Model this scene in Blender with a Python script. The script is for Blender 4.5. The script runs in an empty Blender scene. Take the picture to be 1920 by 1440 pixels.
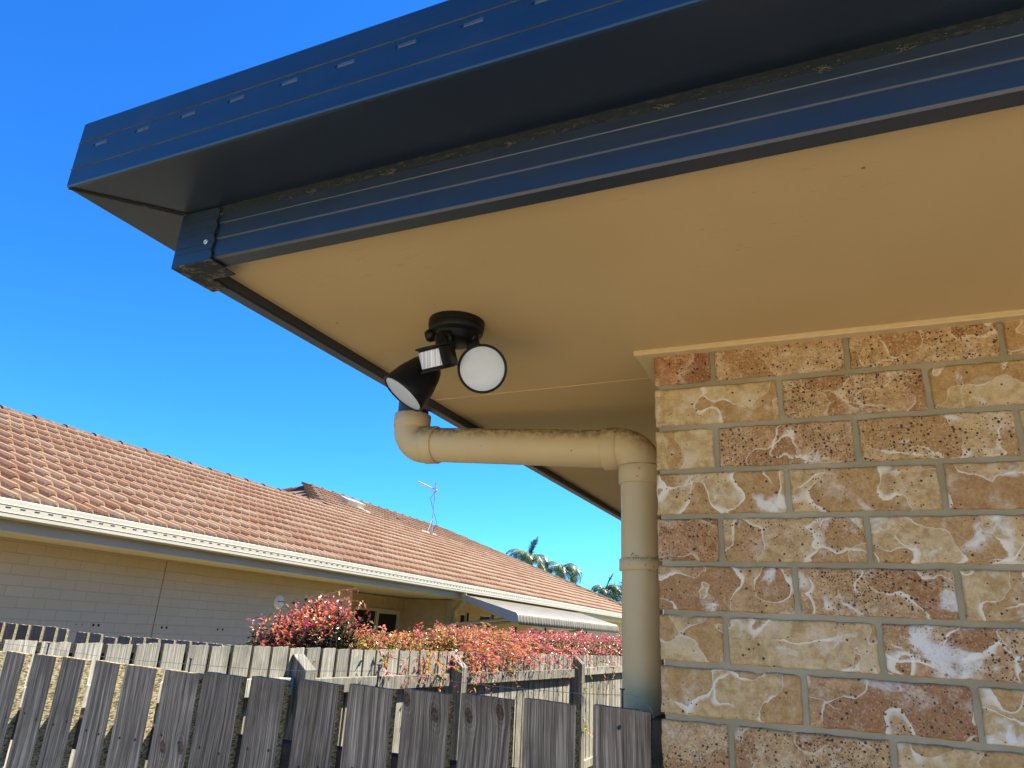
import bpy, math, random
import numpy as np
from mathutils import Vector, Matrix, Euler

random.seed(7)
RNG = np.random.default_rng(7)
R = math.radians
H = 1.8                                   # eye height; every z below is measured from the eye and lifted by H
SC = bpy.context.scene
COL = SC.collection

# ------------------------------------------------------------------ camera, sky, sun, exposure
cam_d = bpy.data.cameras.new("camera")
cam = bpy.data.objects.new("camera", cam_d)
COL.objects.link(cam)
cam_d.sensor_fit = 'HORIZONTAL'
cam_d.sensor_width = 36.0
cam_d.lens = 1310.0 / 1920.0 * 36.0
cam_d.clip_start = 0.02
cam_d.clip_end = 3000.0
yaw, pit, rol = R(24.2947), R(19.0784), R(2.8977)
f_ = Vector((-math.sin(yaw) * math.cos(pit), math.cos(yaw) * math.cos(pit), math.sin(pit)))
r0 = Vector((math.cos(yaw), math.sin(yaw), 0))
u0 = r0.cross(f_)
r_ = r0 * math.cos(rol) + u0 * math.sin(rol)
u_ = -r0 * math.sin(rol) + u0 * math.cos(rol)
m = Matrix.Identity(4)
for i in range(3):
    m[i][0], m[i][1], m[i][2] = r_[i], u_[i], -f_[i]
m[2][3] = H
cam.matrix_world = m
SC.camera = cam

SUN_EL, SUN_AZ = 52.0, 38.0               # degrees; azimuth from +Y towards +X
sdir = Vector((math.sin(R(SUN_AZ)) * math.cos(R(SUN_EL)), math.cos(R(SUN_AZ)) * math.cos(R(SUN_EL)), math.sin(R(SUN_EL))))
world = bpy.data.worlds.new("World")
SC.world = world
world.use_nodes = True
wn, wl = world.node_tree.nodes, world.node_tree.links
wn.clear()
wo = wn.new("ShaderNodeOutputWorld")
bg = wn.new("ShaderNodeBackground")
sky = wn.new("ShaderNodeTexSky")
sky.sky_type = 'NISHITA'
sky.sun_disc = False
sky.sun_elevation = R(SUN_EL)
sky.sun_rotation = R(SUN_AZ)
sky.air_density = 1.15
sky.dust_density = 0.0
sky.ozone_density = 3.0
hs = wn.new("ShaderNodeHueSaturation")
hs.inputs["Saturation"].default_value = 1.2
hs.inputs["Value"].default_value = 1.0
wl.new(sky.outputs[0], hs.inputs["Color"])
tint = wn.new("ShaderNodeMix")
tint.data_type = 'RGBA'
tint.blend_type = 'MULTIPLY'
tint.inputs[0].default_value = 1.0
tint.inputs[7].default_value = (0.235, 0.705, 1.22, 1.0)
wl.new(hs.outputs[0], tint.inputs[6])
wl.new(tint.outputs[2], bg.inputs["Color"])
bg.inputs["Strength"].default_value = 0.075
wl.new(bg.outputs[0], wo.inputs["Surface"])

sun_d = bpy.data.lights.new("sun", 'SUN')
sun_d.energy = 4.5
sun_d.angle = R(0.53)
sun_d.color = (1.0, 0.93, 0.80)
sun = bpy.data.objects.new("sun", sun_d)
COL.objects.link(sun)
sun.location = (4, 8, 12)
sun.rotation_euler = sdir.to_track_quat('Z', 'Y').to_euler()

SC.view_settings.view_transform = 'Standard'
SC.view_settings.look = 'None'
SC.view_settings.exposure = 1.62
SC.view_settings.gamma = 1.0
try:
    SC.cycles.max_bounces = 8
    SC.cycles.diffuse_bounces = 5
    SC.cycles.sample_clamp_indirect = 6.0
except Exception:
    pass

# ------------------------------------------------------------------ object helpers
ORG = {}

def tag(o, label=None, cat=None, group=None, kind=None):
    if label: o["label"] = label
    if cat: o["category"] = cat
    if group: o["group"] = group
    if kind: o["kind"] = kind
    return o

def thing(name, org, label, cat, group=None, rot=None):
    o = bpy.data.objects.new(name, None)
    o.empty_display_size = 0.2
    COL.objects.link(o)
    org = Vector(org)
    if rot is not None:
        o.rotation_euler = rot
        o.location = Vector((0, 0, H)) + rot.to_matrix() @ org
    else:
        o.location = org + Vector((0, 0, H))
    ORG[o.name] = org
    return tag(o, label, cat, group)

class MB:
    """collects geometry, then links it as one mesh object"""
    def __init__(s):
        s.v, s.f, s.m, s.s = [], [], [], []
        s.attr = []
    def add(s, vs, fs, mat=0, smooth=False, attr=None):
        b = len(s.v)
        s.v.extend([tuple(p) for p in vs])
        for f in fs:
            s.f.append(tuple(b + i for i in f)); s.m.append(mat); s.s.append(smooth)
        s.attr.extend([attr or (0, 0, 0, 0)] * len(vs))
        return s
    def box(s, lo, hi, mat=0, attr=None):
        (a, b, c), (d, e, f) = lo, hi
        vs = [(a, b, c), (d, b, c), (d, e, c), (a, e, c), (a, b, f), (d, b, f), (d, e, f), (a, e, f)]
        return s.add(vs, [(0, 3, 2, 1), (4, 5, 6, 7), (0, 1, 5, 4), (1, 2, 6, 5), (2, 3, 7, 6), (3, 0, 4, 7)], mat, False, attr)
    def hexa(s, p, mat=0, attr=None):
        return s.add(p, [(0, 3, 2, 1), (4, 5, 6, 7), (0, 1, 5, 4), (1, 2, 6, 5), (2, 3, 7, 6), (3, 0, 4, 7)], mat, False, attr)
    def tube(s, path, rad, seg=20, mat=0, caps=True, smooth=True, ref=None):
        path = [Vector(p) for p in path]
        n = len(path)
        if not hasattr(rad, '__len__'): rad = [rad] * n
        vs = []
        prev = None
        for i in range(n):
            a = path[max(i - 1, 0)]; b = path[min(i + 1, n - 1)]
            t = (b - a)
            if t.length < 1e-9: t = prev_t
            t.normalize(); prev_t = t
            if prev is None:
                ax = Vector(ref) if ref else (Vector((0, 0, 1)) if abs(t.z) < .9 else Vector((1, 0, 0)))
                x = (ax - t * ax.dot(t)).normalized()
            else:
                x = (prev - t * prev.dot(t)).normalized()
            prev = x
            y = t.cross(x)
            for k in range(seg):
                an = 2 * math.pi * k / seg
                vs.append(path[i] + (x * math.cos(an) + y * math.sin(an)) * rad[i])
        fs = []
        for i in range(n - 1):
            for k in range(seg):
                k2 = (k + 1) % seg
                fs.append((i * seg + k, i * seg + k2, (i + 1) * seg + k2, (i + 1) * seg + k))
        s.add(vs, fs, mat, smooth)
        if caps:
            s.add(vs[:seg], [tuple(reversed(range(seg)))], mat, False)
            s.add(vs[-seg:], [tuple(range(seg))], mat, False)
        return s
    def lathe(s, prof, c, ax, seg=40, mat=0, smooth=True):
        """prof: list of (radius, height along ax) from centre c; hard edges where points repeat"""
        c = Vector(c); ax = Vector(ax).normalized()
        x = ax.orthogonal().normalized(); y = ax.cross(x)
        vs = []
        for r, h in prof:
            for k in range(seg):
                an = 2 * math.pi * k / seg
                vs.append(c + ax * h + (x * math.cos(an) + y * math.sin(an)) * max(r, 1e-5))
        fs = []
        for i in range(len(prof) - 1):
            if prof[i] == prof[i + 1]: continue
            for k in range(seg):
                k2 = (k + 1) % seg
                fs.append((i * seg + k, i * seg + k2, (i + 1) * seg + k2, (i + 1) * seg + k))
        return s.add(vs, fs, mat, smooth)
    def build(s, name, mats, parent=None, smooth_all=None, attr_name=None):
        me = bpy.data.meshes.new(name)
        off = ORG.get(parent.name, Vector((0, 0, 0))) if parent is not None else Vector((0, 0, 0))
        base = Vector((0, 0, 0))
        if parent is None: base = Vector((0, 0, H))
        va = np.array(s.v, dtype=np.float64).reshape(-1, 3)
        va = va - np.array(off) + np.array(base)
        me.from_pydata(va.tolist(), [], s.f)
        if not isinstance(mats, (list, tuple)): mats = [mats]
        for mm in mats: me.materials.append(mm)
        me.polygons.foreach_set("material_index", s.m)
        me.polygons.foreach_set("use_smooth", s.s)
        if attr_name:
            at = me.attributes.new(attr_name, 'FLOAT_COLOR', 'POINT')
            at.data.foreach_set("color", np.array(s.attr, dtype=np.float32).reshape(-1))
        me.update()
        o = bpy.data.objects.new(name, me)
        COL.objects.link(o)
        if parent is not None:
            o.parent = parent
            ORG[o.name] = off
        return o

def bevel(o, w, seg=2, ang=40):
    b = o.modifiers.new("bevel", 'BEVEL')
    b.width = w; b.segments = seg; b.limit_method = 'ANGLE'; b.angle_limit = R(ang)
    return o

# ------------------------------------------------------------------ material helpers
class NT:
    def __init__(s, name):
        s.mat = bpy.data.materials.new(name)
        s.mat.use_nodes = True
        s.t = s.mat.node_tree
        s.n = s.t.nodes
        s.b = s.n["Principled BSDF"]
        s.out = s.n["Material Output"]
    def l(s, a, b): s.t.links.new(a, b)
    def new(s, t, **k):
        o = s.n.new(t)
        for a, b in k.items(): setattr(o, a, b)
        return o
    def val(s, sock, v):
        if hasattr(v, 'is_output') or isinstance(v, bpy.types.NodeSocket): s.l(v, sock)
        else: sock.default_value = v
    def math(s, op, a, b=0.0, c=0.0, clamp=False):
        o = s.new("ShaderNodeMath", operation=op, use_clamp=clamp)
        s.val(o.inputs[0], a); s.val(o.inputs[1], b); s.val(o.inputs[2], c)
        return o.outputs[0]
    def vmath(s, op, a, b=(0, 0, 0)):
        o = s.new("ShaderNodeVectorMath", operation=op)
        s.val(o.inputs[0], a)
        if op == 'SCALE': s.val(o.inputs["Scale"], b)
        else: s.val(o.inputs[1], b)
        return o.outputs[0]
    def ss(s, v, lo, hi):
        o = s.new("ShaderNodeMapRange", interpolation_type='SMOOTHSTEP')
        s.val(o.inputs[0], v); s.val(o.inputs[1], lo); s.val(o.inputs[2], hi)
        return o.outputs[0]
    def noise(s, vec, scale, detail=2.0, rough=0.5, dist=0.0, fac=True):
        o = s.new("ShaderNodeTexNoise")
        if vec is not None: s.l(vec, o.inputs["Vector"])
        s.val(o.inputs["Scale"], scale); o.inputs["Detail"].default_value = detail
        o.inputs["Roughness"].default_value = rough; o.inputs["Distortion"].default_value = dist
        return o.outputs[0] if fac else o.outputs[1]
    def voro(s, vec, scale, feature='F1'):
        o = s.new("ShaderNodeTexVoronoi", feature=feature)
        if vec is not None: s.l(vec, o.inputs["Vector"])
        s.val(o.inputs["Scale"], scale)
        return o
    def mix(s, fac, a, b, mode='MIX'):
        o = s.new("ShaderNodeMix", data_type='RGBA', blend_type=mode)
        s.val(o.inputs[0], fac)
        for sock, v in ((o.inputs[6], a), (o.inputs[7], b)):
            if isinstance(v, tuple): sock.default_value = (*v, 1.0) if len(v) == 3 else v
            else: s.l(v, sock)
        return o.outputs[2]
    def mapping(s, vec, scale=(1, 1, 1), loc=(0, 0, 0)):
        o = s.new("ShaderNodeMapping")
        s.l(vec, o.inputs[0]); s.val(o.inputs["Scale"], scale); s.val(o.inputs["Location"], loc)
        return o.outputs[0]
    def obj(s): return s.new("ShaderNodeTexCoord").outputs["Object"]
    def pos(s): return s.new("ShaderNodeNewGeometry").outputs["Position"]
    def sep(s, v):
        o = s.new("ShaderNodeSeparateXYZ"); s.l(v, o.inputs[0]); return o.outputs
    def comb(s, x=0.0, y=0.0, z=0.0):
        o = s.new("ShaderNodeCombineXYZ")
        s.val(o.inputs[0], x); s.val(o.inputs[1], y); s.val(o.inputs[2], z)
        return o.outputs[0]
    def ramp(s, fac, stops):
        o = s.new("ShaderNodeValToRGB")
        s.l(fac, o.inputs[0])
        e = o.color_ramp.elements
        while len(e) < len(stops): e.new(0.5)
        for el, (p, c) in zip(e, stops):
            el.position = p; el.color = (*c, 1)
        return o.outputs[0]
    def bump(s, h, strength=0.4, dist=0.01):
        o = s.new("ShaderNodeBump")
        o.inputs["Strength"].default_value = strength; o.inputs["Distance"].default_value = dist
        s.l(h, o.inputs["Height"]); s.l(o.outputs[0], s.b.inputs["Normal"])
    def set(s, color=None, rough=None, metal=None, spec=None):
        if color is not None:
            if isinstance(color, tuple): s.b.inputs["Base Color"].default_value = (*color, 1)
            else: s.l(color, s.b.inputs["Base Color"])
        if rough is not None: s.val(s.b.inputs["Roughness"], rough)
        if metal is not None: s.b.inputs["Metallic"].default_value = metal
        if spec is not None: s.b.inputs["Specular IOR Level"].default_value = spec
        return s.mat

M = {}

def mat_plain(name, col, rough=0.5, metal=0.0, spec=0.5, var=0.12, scale=30.0, bump=0.0):
    n = NT(name)
    p = n.obj()
    a = n.noise(p, scale, 4, 0.6)
    c = n.mix(n.ss(a, .3, .7), tuple(x * (1 - var) for x in col), tuple(min(1, x * (1 + var)) for x in col))
    if bump: n.bump(a, bump, 0.003)
    M[name] = n.set(c, rough, metal, spec)
    return M[name]

# painted dark blue sheet metal
def mat_metal():
    n = NT("dark_blue_sheet_metal")
    p = n.obj()
    streak = n.noise(n.mapping(p, (1.2, 1.2, 40)), 3, 3, .5)
    dust = n.ss(n.noise(p, 9, 5, .65), .48, .8)
    c = n.mix(n.ss(streak, .3, .7), (.003, .011, .025), (.005, .016, .034))
    c = n.mix(n.math('MULTIPLY', dust, .10), c, (.07, .066, .055))
    r = n.math('ADD', .30, n.math('MULTIPLY', n.noise(p, 25, 4, .6), .16))
    n.b.inputs["IOR"].default_value = 1.6
    M["metal"] = n.set(c, r, 0.0, 0.75)
    n.bump(n.noise(n.mapping(p, (2.5, 2.5, 10)), 2.2, 2, .5), .06, .01)
    # the same metal with crusted dust and webs along a seam
    n = NT("dusty_dark_sheet_metal")
    p = n.obj()
    a = n.ss(n.noise(p, 55, 6, .75), .46, .62)
    c = n.mix(a, (.022, .024, .028), (.17, .145, .105))
    M["metal_dusty"] = n.set(c, .75, 0, .4)
    n.bump(a, .5, .003)
def mat_dust():
    n = NT("dust_film_on_metal")
    p = n.obj()
    a = n.ss(n.noise(n.mapping(p, (1, 1, 3)), 70, 6, .75), .50, .66)
    b = n.ss(n.noise(p, 6, 3, .6), .35, .65)
    c = n.mix(n.math('MULTIPLY', a, n.math('ADD', .25, n.math('MULTIPLY', b, .6))), (.014, .019, .023), (.065, .060, .048))
    M["dust_film"] = n.set(c, .7, 0, .3)
mat_dust()
mat_metal()
mat_plain("pale_sheen_metal", (.052, .076, .105), .4, 0, .6, .2, 40)  # lighter blue holding the sky highlight of the fascia ribs; slots share it
mat_plain("dusty_metal_ridge", (.036, .046, .050), .7, 0, .4, .3, 25)

# beige painted soffit sheet: clean paint with fly specks and scuffs
def mat_soffit():
    n = NT("beige_soffit_paint")
    p = n.obj()
    big = n.noise(p, 2.2, 3, .55)
    c = n.mix(n.ss(big, .3, .7), (.545, .385, .172), (.59, .42, .195))
    v = n.voro(p, 7.5)
    rnd = n.sep(v.outputs["Color"])[0]
    size = n.math('MULTIPLY', n.math('POWER', rnd, 3.0), .028)
    spot = n.math('SUBTRACT', 1.0, n.ss(v.outputs["Distance"], size, n.math('ADD', size, .012)))
    spot = n.math('MULTIPLY', spot, n.math('GREATER_THAN', rnd, .5))
    c = n.mix(n.math('MULTIPLY', spot, .75), c, (.10, .065, .03))
    sc = n.math('MULTIPLY', n.ss(n.noise(n.mapping(p, (5, 18, 5)), 5, 5, .7), .60, .70), n.ss(n.noise(p, 3.1, 2, .5), .52, .64))
    c = n.mix(n.math('MULTIPLY', sc, .40), c, (.30, .21, .11))
    n.bump(n.noise(p, 140, 3, .6), .05, .002)
    M["soffit"] = n.set(c, .55, 0, .3)
    n = NT("beige_trim_paint")
    p = n.obj()
    c = n.mix(n.ss(n.noise(n.mapping(p, (3, 3, 20)), 14, 4, .6), .35, .75), (.66, .50, .26), (.58, .43, .22))
    M["trim"] = n.set(c, .5, 0, .35)
mat_soffit()

# beige painted plastic pipe with grime settled on the upper side of the near-level run
def mat_pipe():
    n = NT("beige_painted_pipe")
    p = n.obj()
    big = n.noise(p, 6, 3, .6)
    c = n.mix(n.ss(big, .3, .7), (.56, .425, .225), (.61, .47, .255))
    geo = n.new("ShaderNodeNewGeometry")
    nz = n.sep(geo.outputs["Normal"])[2]
    g = n.math('MULTIPLY', n.ss(nz, .05, .85), n.ss(n.noise(p, 60, 6, .75), .40, .58))
    c = n.mix(n.math('MULTIPLY', g, .8), c, (.13, .085, .045))
    v = n.voro(p, 38)
    rnd = n.sep(v.outputs["Color"])[0]
    spot = n.math('MULTIPLY', n.math('LESS_THAN', v.outputs["Distance"], .085), n.math('GREATER_THAN', rnd, .86))
    c = n.mix(n.math('MULTIPLY', spot, .7), c, (.16, .10, .05))
    n.bump(n.noise(p, 90, 3, .6), .04, .002)
    M["pipe"] = n.set(c, .42, 0, .45)
    n = NT("rusty_grime")
    p = n.obj()
    c = n.mix(n.ss(n.noise(p, 120, 5, .7), .4, .6), (.07, .04, .02), (.42, .30, .16))
    M["grime"] = n.set(c, .85, 0, .2)
mat_pipe()

# tumbled face bricks; the per-brick numbers come from the mesh: (redness, specks, white slurry, random)
def mat_brick():
    n = NT("tan_slurry_face_brick")
    at = n.new("ShaderNodeAttribute", attribute_name="brick")
    ac = n.new("ShaderNodeSeparateColor")
    n.l(at.outputs["Color"], ac.inputs[0])
    red, spk, wht, rnd = ac.outputs[0], ac.outputs[1], ac.outputs[2], at.outputs["Alpha"]
    p0 = n.obj()
    p = n.vmath('ADD', p0, n.comb(n.math('MULTIPLY', rnd, 37.0), n.math('MULTIPLY', rnd, 91.0), n.math('MULTIPLY', rnd, 53.0)))
    warp = n.vmath('SCALE', n.vmath('SUBTRACT', n.noise(p, 11, 2, .5, 0, False), (.5, .5, .5)), .055)
    fine = n.vmath('SCALE', n.vmath('SUBTRACT', n.noise(p, 90, 3, .6, 0, False), (.5, .5, .5)), .007)
    q = n.vmath('ADD', n.vmath('ADD', p, warp), fine)
    a = n.noise(q, 13.0, .6, .35)
    wv = n.ss(n.noise(p, 17, 1.5, .5), .36, .72)
    width = n.math('ADD', .010, n.math('MULTIPLY', n.math('POWER', wv, 2.0), n.math('ADD', .035, n.math('MULTIPLY', wht, .065))))
    t = n.math('SUBTRACT', .53, a)
    seg = n.ss(n.noise(p, 13, 2, .5), .36, .46)
    line = n.math('MULTIPLY', n.ss(t, -.001, .004), n.math('SUBTRACT', 1.0, n.ss(t, n.math('MULTIPLY', width, .25), width)))
    line = n.math('MULTIPLY', n.math('MULTIPLY', line, seg), n.math('ADD', .45, n.math('MULTIPLY', n.noise(p, 48, 4, .65), 1.0), clamp=True), clamp=True)
    inside = n.ss(a, .528, .536)
    # a second family of loose strokes
    q2 = n.vmath('ADD', n.mapping(q, (.75, .75, 1.6), (3.1, 7.7, 1.3)), warp)
    b = n.noise(q2, 9.0, .4, .3)
    tb = n.math('SUBTRACT', .47, b)
    gate = n.ss(n.noise(p, 10.0, 1, .5), .48, .58)
    stroke = n.math('MULTIPLY', n.math('MULTIPLY', n.ss(tb, -.001, .004), n.math('SUBTRACT', 1.0, n.ss(tb, .006, .034))), gate)
    # broad white slurry smears
    sm = n.noise(n.vmath('ADD', n.mapping(p, (.8, .8, 1.0), (9.3, 1.1, 4.4)), n.vmath('ADD', warp, fine)), 11.0, 5, .62, .5)
    thr = n.math('SUBTRACT', .78, n.math('MULTIPLY', wht, .25))
    smear = n.ss(sm, thr, n.math('ADD', thr, .10))
    grain = n.noise(p, 230, 5, .8)
    mid = n.noise(p, 60, 5, .7)
    lowv = n.noise(p, 12, 3, .6)
    tan = n.mix(n.ss(mid, .32, .68), (.40, .258, .108), (.60, .435, .218))
    tan = n.mix(n.math('MULTIPLY', n.ss(lowv, .45, .65), .55), tan, (.66, .525, .315))
    redc = n.mix(n.ss(mid, .32, .68), (.265, .118, .046), (.47, .258, .118))
    tn = n.math('MULTIPLY', red, n.math('ADD', .75, n.math('MULTIPLY', lowv, .6)), clamp=True)
    c = n.mix(tn, tan, redc)
    c = n.mix(n.math('MULTIPLY', inside, .75), c, n.mix(tn, n.mix(n.ss(mid, .3, .7), (.345, .180, .055), (.47, .285, .108)), (.25, .095, .045)))
    c = n.mix(n.math('MULTIPLY', n.ss(n.noise(p, 24, 4, .65), .52, .7), .55), c, (.64, .53, .39))
    c = n.mix(n.math('MULTIPLY', n.ss(grain, .51, .66), n.math('ADD', .18, n.math('MULTIPLY', spk, .38))), c, (.78, .61, .40))
    c = n.mix(n.math('MULTIPLY', n.ss(grain, .49, .34), n.math('ADD', .20, n.math('MULTIPLY', spk, .42))), c, (.17, .085, .038))
    lc = n.mix(n.ss(wht, .1, .8), (.66, .53, .35), (.80, .73, .61))
    c = n.mix(n.math('MULTIPLY', smear, n.math('ADD', .55, n.math('MULTIPLY', mid, .5))), c, (.75, .72, .66))
    c = n.mix(n.math('MULTIPLY', stroke, n.math('ADD', .30, n.math('MULTIPLY', wht, .6))), c, lc)
    c = n.mix(n.math('MULTIPLY', line, n.math('ADD', .38, n.math('MULTIPLY', wht, .45))), c, lc)
    # iron specks in three sizes
    for sc_, sz, k in ((230, .36, 1.0), (130, .34, .7), (62, .17, .35)):
        v = n.voro(n.vmath('ADD', p, (k, 0, 0)), sc_)
        r = n.sep(v.outputs["Color"])[0]
        area = n.math('MULTIPLY', spk, n.math('MULTIPLY', n.ss(n.noise(p, 11, 2, .5), .34, .62), .62 * k + .05))
        s_ = n.math('MULTIPLY', n.math('LESS_THAN', r, n.math('ADD', area, .014)), n.math('SUBTRACT', 1.0, n.ss(v.outputs["Distance"], sz * .7, sz)))
        c = n.mix(n.math('MULTIPLY', n.math('MULTIPLY', s_, n.math('SUBTRACT', 1.0, n.math('MULTIPLY', smear, .85))), .9), c, (.040, .024, .022))
    h = n.math('ADD', n.math('MULTIPLY', line, .9), n.math('MULTIPLY', inside, -.35))
    h = n.math('ADD', h, n.math('MULTIPLY', stroke, .5))
    h = n.math('ADD', h, n.math('MULTIPLY', smear, .3))
    h = n.math('ADD', h, n.math('MULTIPLY', mid, .35))
    h = n.math('ADD', h, n.math('MULTIPLY', grain, .22))
    n.bump(h, .42, .003)
    M["brick"] = n.set(c, .82, 0, .25)
    n = NT("grey_tan_mortar")
    p = n.obj()
    g = n.noise(p, 260, 4, .7)
    c = n.mix(n.ss(n.noise(p, 7, 4, .6), .35, .7), (.30, .25, .155), (.375, .325, .225))
    c = n.mix(n.math('MULTIPLY', n.ss(g, .55, .75), .4), c, (.25, .20, .13))
    n.bump(g, .35, .002)
    M["mortar"] = n.set(c, .9, 0, .15)
mat_brick()

# weathered hardwood: grain along local z, knots where the object colour puts them (r,g) and (b,a)
def mat_wood(key, dark, mid, light, moss, edge=False):
    n = NT(key)
    info = n.new("ShaderNodeObjectInfo")
    rnd = info.outputs["Random"]
    o = n.obj()
    x, y, z = n.sep(o)[0], n.sep(o)[1], n.sep(o)[2]
    across = n.math('ADD', x, n.math('MULTIPLY', y, 1.0))
    oc = n.new("ShaderNodeSeparateColor")
    n.l(info.outputs["Color"], oc.inputs[0])
    tot = None
    shift = None
    rings = None
    for kx, kz in ((oc.outputs[0], oc.outputs[1]), (oc.outputs[2], info.outputs["Alpha"])):
        dx = n.math('SUBTRACT', across, n.math('MULTIPLY', n.math('SUBTRACT', kx, 1.0), 1.0))
        dz = n.math('ADD', z, kz)
        d = n.math('SQRT', n.math('ADD', n.math('POWER', n.math('MULTIPLY', n.math('ABSOLUTE', n.math('ADD', dx, n.math('MULTIPLY', dz, .22))), 98.0), 2.0), n.math('POWER', n.math('MULTIPLY', n.math('ABSOLUTE', dz), 58.0), 2.0)))
        kn = n.math('SUBTRACT', 1.0, n.ss(d, .82, 1.0))
        fall = n.math('EXPONENT', n.math('MULTIPLY', n.math('MULTIPLY', d, d), -.30))
        sh = n.math('MULTIPLY', n.math('MULTIPLY', dx, fall), -.6)
        rg = n.math('MULTIPLY', fall, n.math('MULTIPLY', n.math('SINE', n.math('MULTIPLY', d, 9.0)), .5))
        tot = kn if tot is None else n.math('MAXIMUM', tot, kn)
        shift = sh if shift is None else n.math('ADD', shift, sh)
        rings = rg if rings is None else n.math('ADD', rings, rg)
    ax = n.math('ADD', across, shift)
    wob = n.math('MULTIPLY', n.math('SUBTRACT', n.noise(n.comb(n.math('MULTIPLY', ax, 4.0), rnd, n.math('MULTIPLY', z, 2.2)), 1.5, 2, .5), .5), .018)
    ax = n.math('ADD', ax, wob)
    off = n.math('MULTIPLY', rnd, 71.0)
    g1 = n.noise(n.comb(n.math('ADD', n.math('MULTIPLY', ax, 95.0), off), y, n.math('MULTIPLY', z, 1.6)), 1.0, 5, .62)
    g2 = n.noise(n.comb(n.math('ADD', n.math('MULTIPLY', ax, 420.0), off), y, n.math('MULTIPLY', z, 9.0)), 1.0, 3, .6)
    g3 = n.noise(n.vmath('ADD', o, n.comb(off, off, 0.0)), 7.0, 4, .6)
    f = n.math('ADD', n.math('MULTIPLY', g1, .55), n.math('MULTIPLY', g2, .45))
    f = n.math('ADD', f, n.math('MULTIPLY', rings, .07))
    c = n.ramp(f, [(.35, dark), (.49, mid), (.64, light)])
    c = n.mix(n.math('MULTIPLY', n.ss(g3, .45, .72), .55), c, tuple(v * .55 for v in mid))
    c = n.mix(n.math('MULTIPLY', n.ss(n.noise(n.comb(n.math('MULTIPLY', across, 14.0), off, n.math('MULTIPLY', z, 2.5)), 1.0, 3, .6), .60, .75), moss), c, (.085, .085, .035))
    ck = n.ss(n.noise(n.comb(n.math('ADD', n.math('MULTIPLY', ax, 60.0), off), 3.0, n.math('MULTIPLY', z, .9)), 1.0, 1, .4), .735, .76)
    c = n.mix(n.math('MULTIPLY', ck, .8), c, (.012, .011, .010))
    kc = n.mix(n.ss(n.noise(o, 130, 3, .6), .35, .65), (.055, .026, .018), (.14, .085, .05))
    c = n.mix(n.math('MULTIPLY', tot, .9), c, kc)
    tone = n.math('ADD', .72, n.math('MULTIPLY', rnd, .55))
    c = n.mix(1.0, c, n.comb(tone, tone, tone), 'MULTIPLY')
    n.bump(n.math('SUBTRACT', f, n.math('MULTIPLY', ck, .8)), .55, .004)
    M[key] = n.set(c, .85, 0, .2)

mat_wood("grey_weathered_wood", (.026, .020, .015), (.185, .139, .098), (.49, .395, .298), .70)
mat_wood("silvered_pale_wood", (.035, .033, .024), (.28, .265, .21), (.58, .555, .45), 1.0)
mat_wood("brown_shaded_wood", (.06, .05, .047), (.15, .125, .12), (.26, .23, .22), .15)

def mat_edge():
    n = NT("sawn_wood_edge")
    p = n.obj()
    a = n.noise(n.mapping(p, (1, 1, 3)), 90, 5, .7)
    c = n.ramp(a, [(.38, (.05, .042, .025)), (.52, (.34, .285, .165)), (.68, (.58, .51, .34))])
    n.bump(a, .8, .004)
    M["edge"] = n.set(c, .9, 0, .15)
mat_edge()

mat_plain("joint_sealant", (.27, .20, .12), .8, 0, .2)
mat_plain("dark_shaded_timber", (.045, .038, .032), 1.0, 0, .04, .3, 20, .2)  # near rails and lapped boards: shade behind the palings put into the colour
mat_plain("black_plastic", (.0055, .0055, .006), .45, 0, .28, .2, 60, .05)
mat_plain("dark_pipe_paint", (.030, .038, .052), .4, 0, .5, .1)
mat_plain("rubber_seam", (.02, .018, .016), .8, 0, .2)
mat_plain("steel_wire", (.30, .30, .30), .4, .8, .5)
mat_plain("nail_steel", (.05, .05, .06), .55, .6, .5)
mat_plain("galvanised_steel", (.55, .57, .60), .38, .75, .5, .1)
mat_plain("cream_metal_paint", (.48, .43, .31), .45, 0, .4, .04, 3)
mat_plain("grey_cream_fascia", (.40, .36, .30), .5, 0, .35, .05, 3)
mat_plain("cream_soffit_paint", (.68, .58, .42), .6, 0, .3, .05, 4)
mat_plain("cream_render", (.52, .41, .26), .8, 0, .2, .08, 9, .1)
mat_plain("white_vent_plastic", (.84, .79, .68), .45, 0, .4, .04)
mat_plain("window_frame_cream", (.60, .54, .44), .45, 0, .4, .05)
mat_plain("awning_enamel", (.25, .218, .145), .5, 0, .3, .14, 5)
mat_plain("bark_brown", (.10, .07, .05), .9, 0, .1, .3, 20, .4)
mat_plain("palm_trunk_grey", (.22, .20, .17), .9, 0, .1, .25, 6, .4)
mat_plain("stem_red_brown", (.16, .06, .04), .7, 0, .3, .3)
mat_plain("dark_roof_metal", (.03, .04, .06), .4, 0, .5)

def mat_glass_dark():
    n = NT("dark_window_glass")
    M["glass"] = n.set((.008, .009, .010), .06, 0, .55)
    n = NT("frosted_diffuser")
    p = n.obj()
    c = n.mix(n.ss(n.noise(p, 30, 2, .5), .3, .7), (.56, .60, .64), (.61, .65, .69))
    M["diffuser"] = n.set(c, .28, 0, .5)
    n = NT("white_ribbed_sensor_lens")
    p = n.obj()
    d = n.new("ShaderNodeVectorMath", operation='DOT_PRODUCT')
    n.l(p, d.inputs[0]); d.inputs[1].default_value = (.83, .50, .12)
    w = n.noise(n.comb(n.math('MULTIPLY', d.outputs["Value"], 330.0), 0.0, 0.0), 1.0, 2, .5)
    c = n.mix(n.ss(w, .35, .65), (.42, .42, .46), (.82, .82, .84))
    M["pir"] = n.set(c, .22, 0, .6)
mat_glass_dark()

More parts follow.
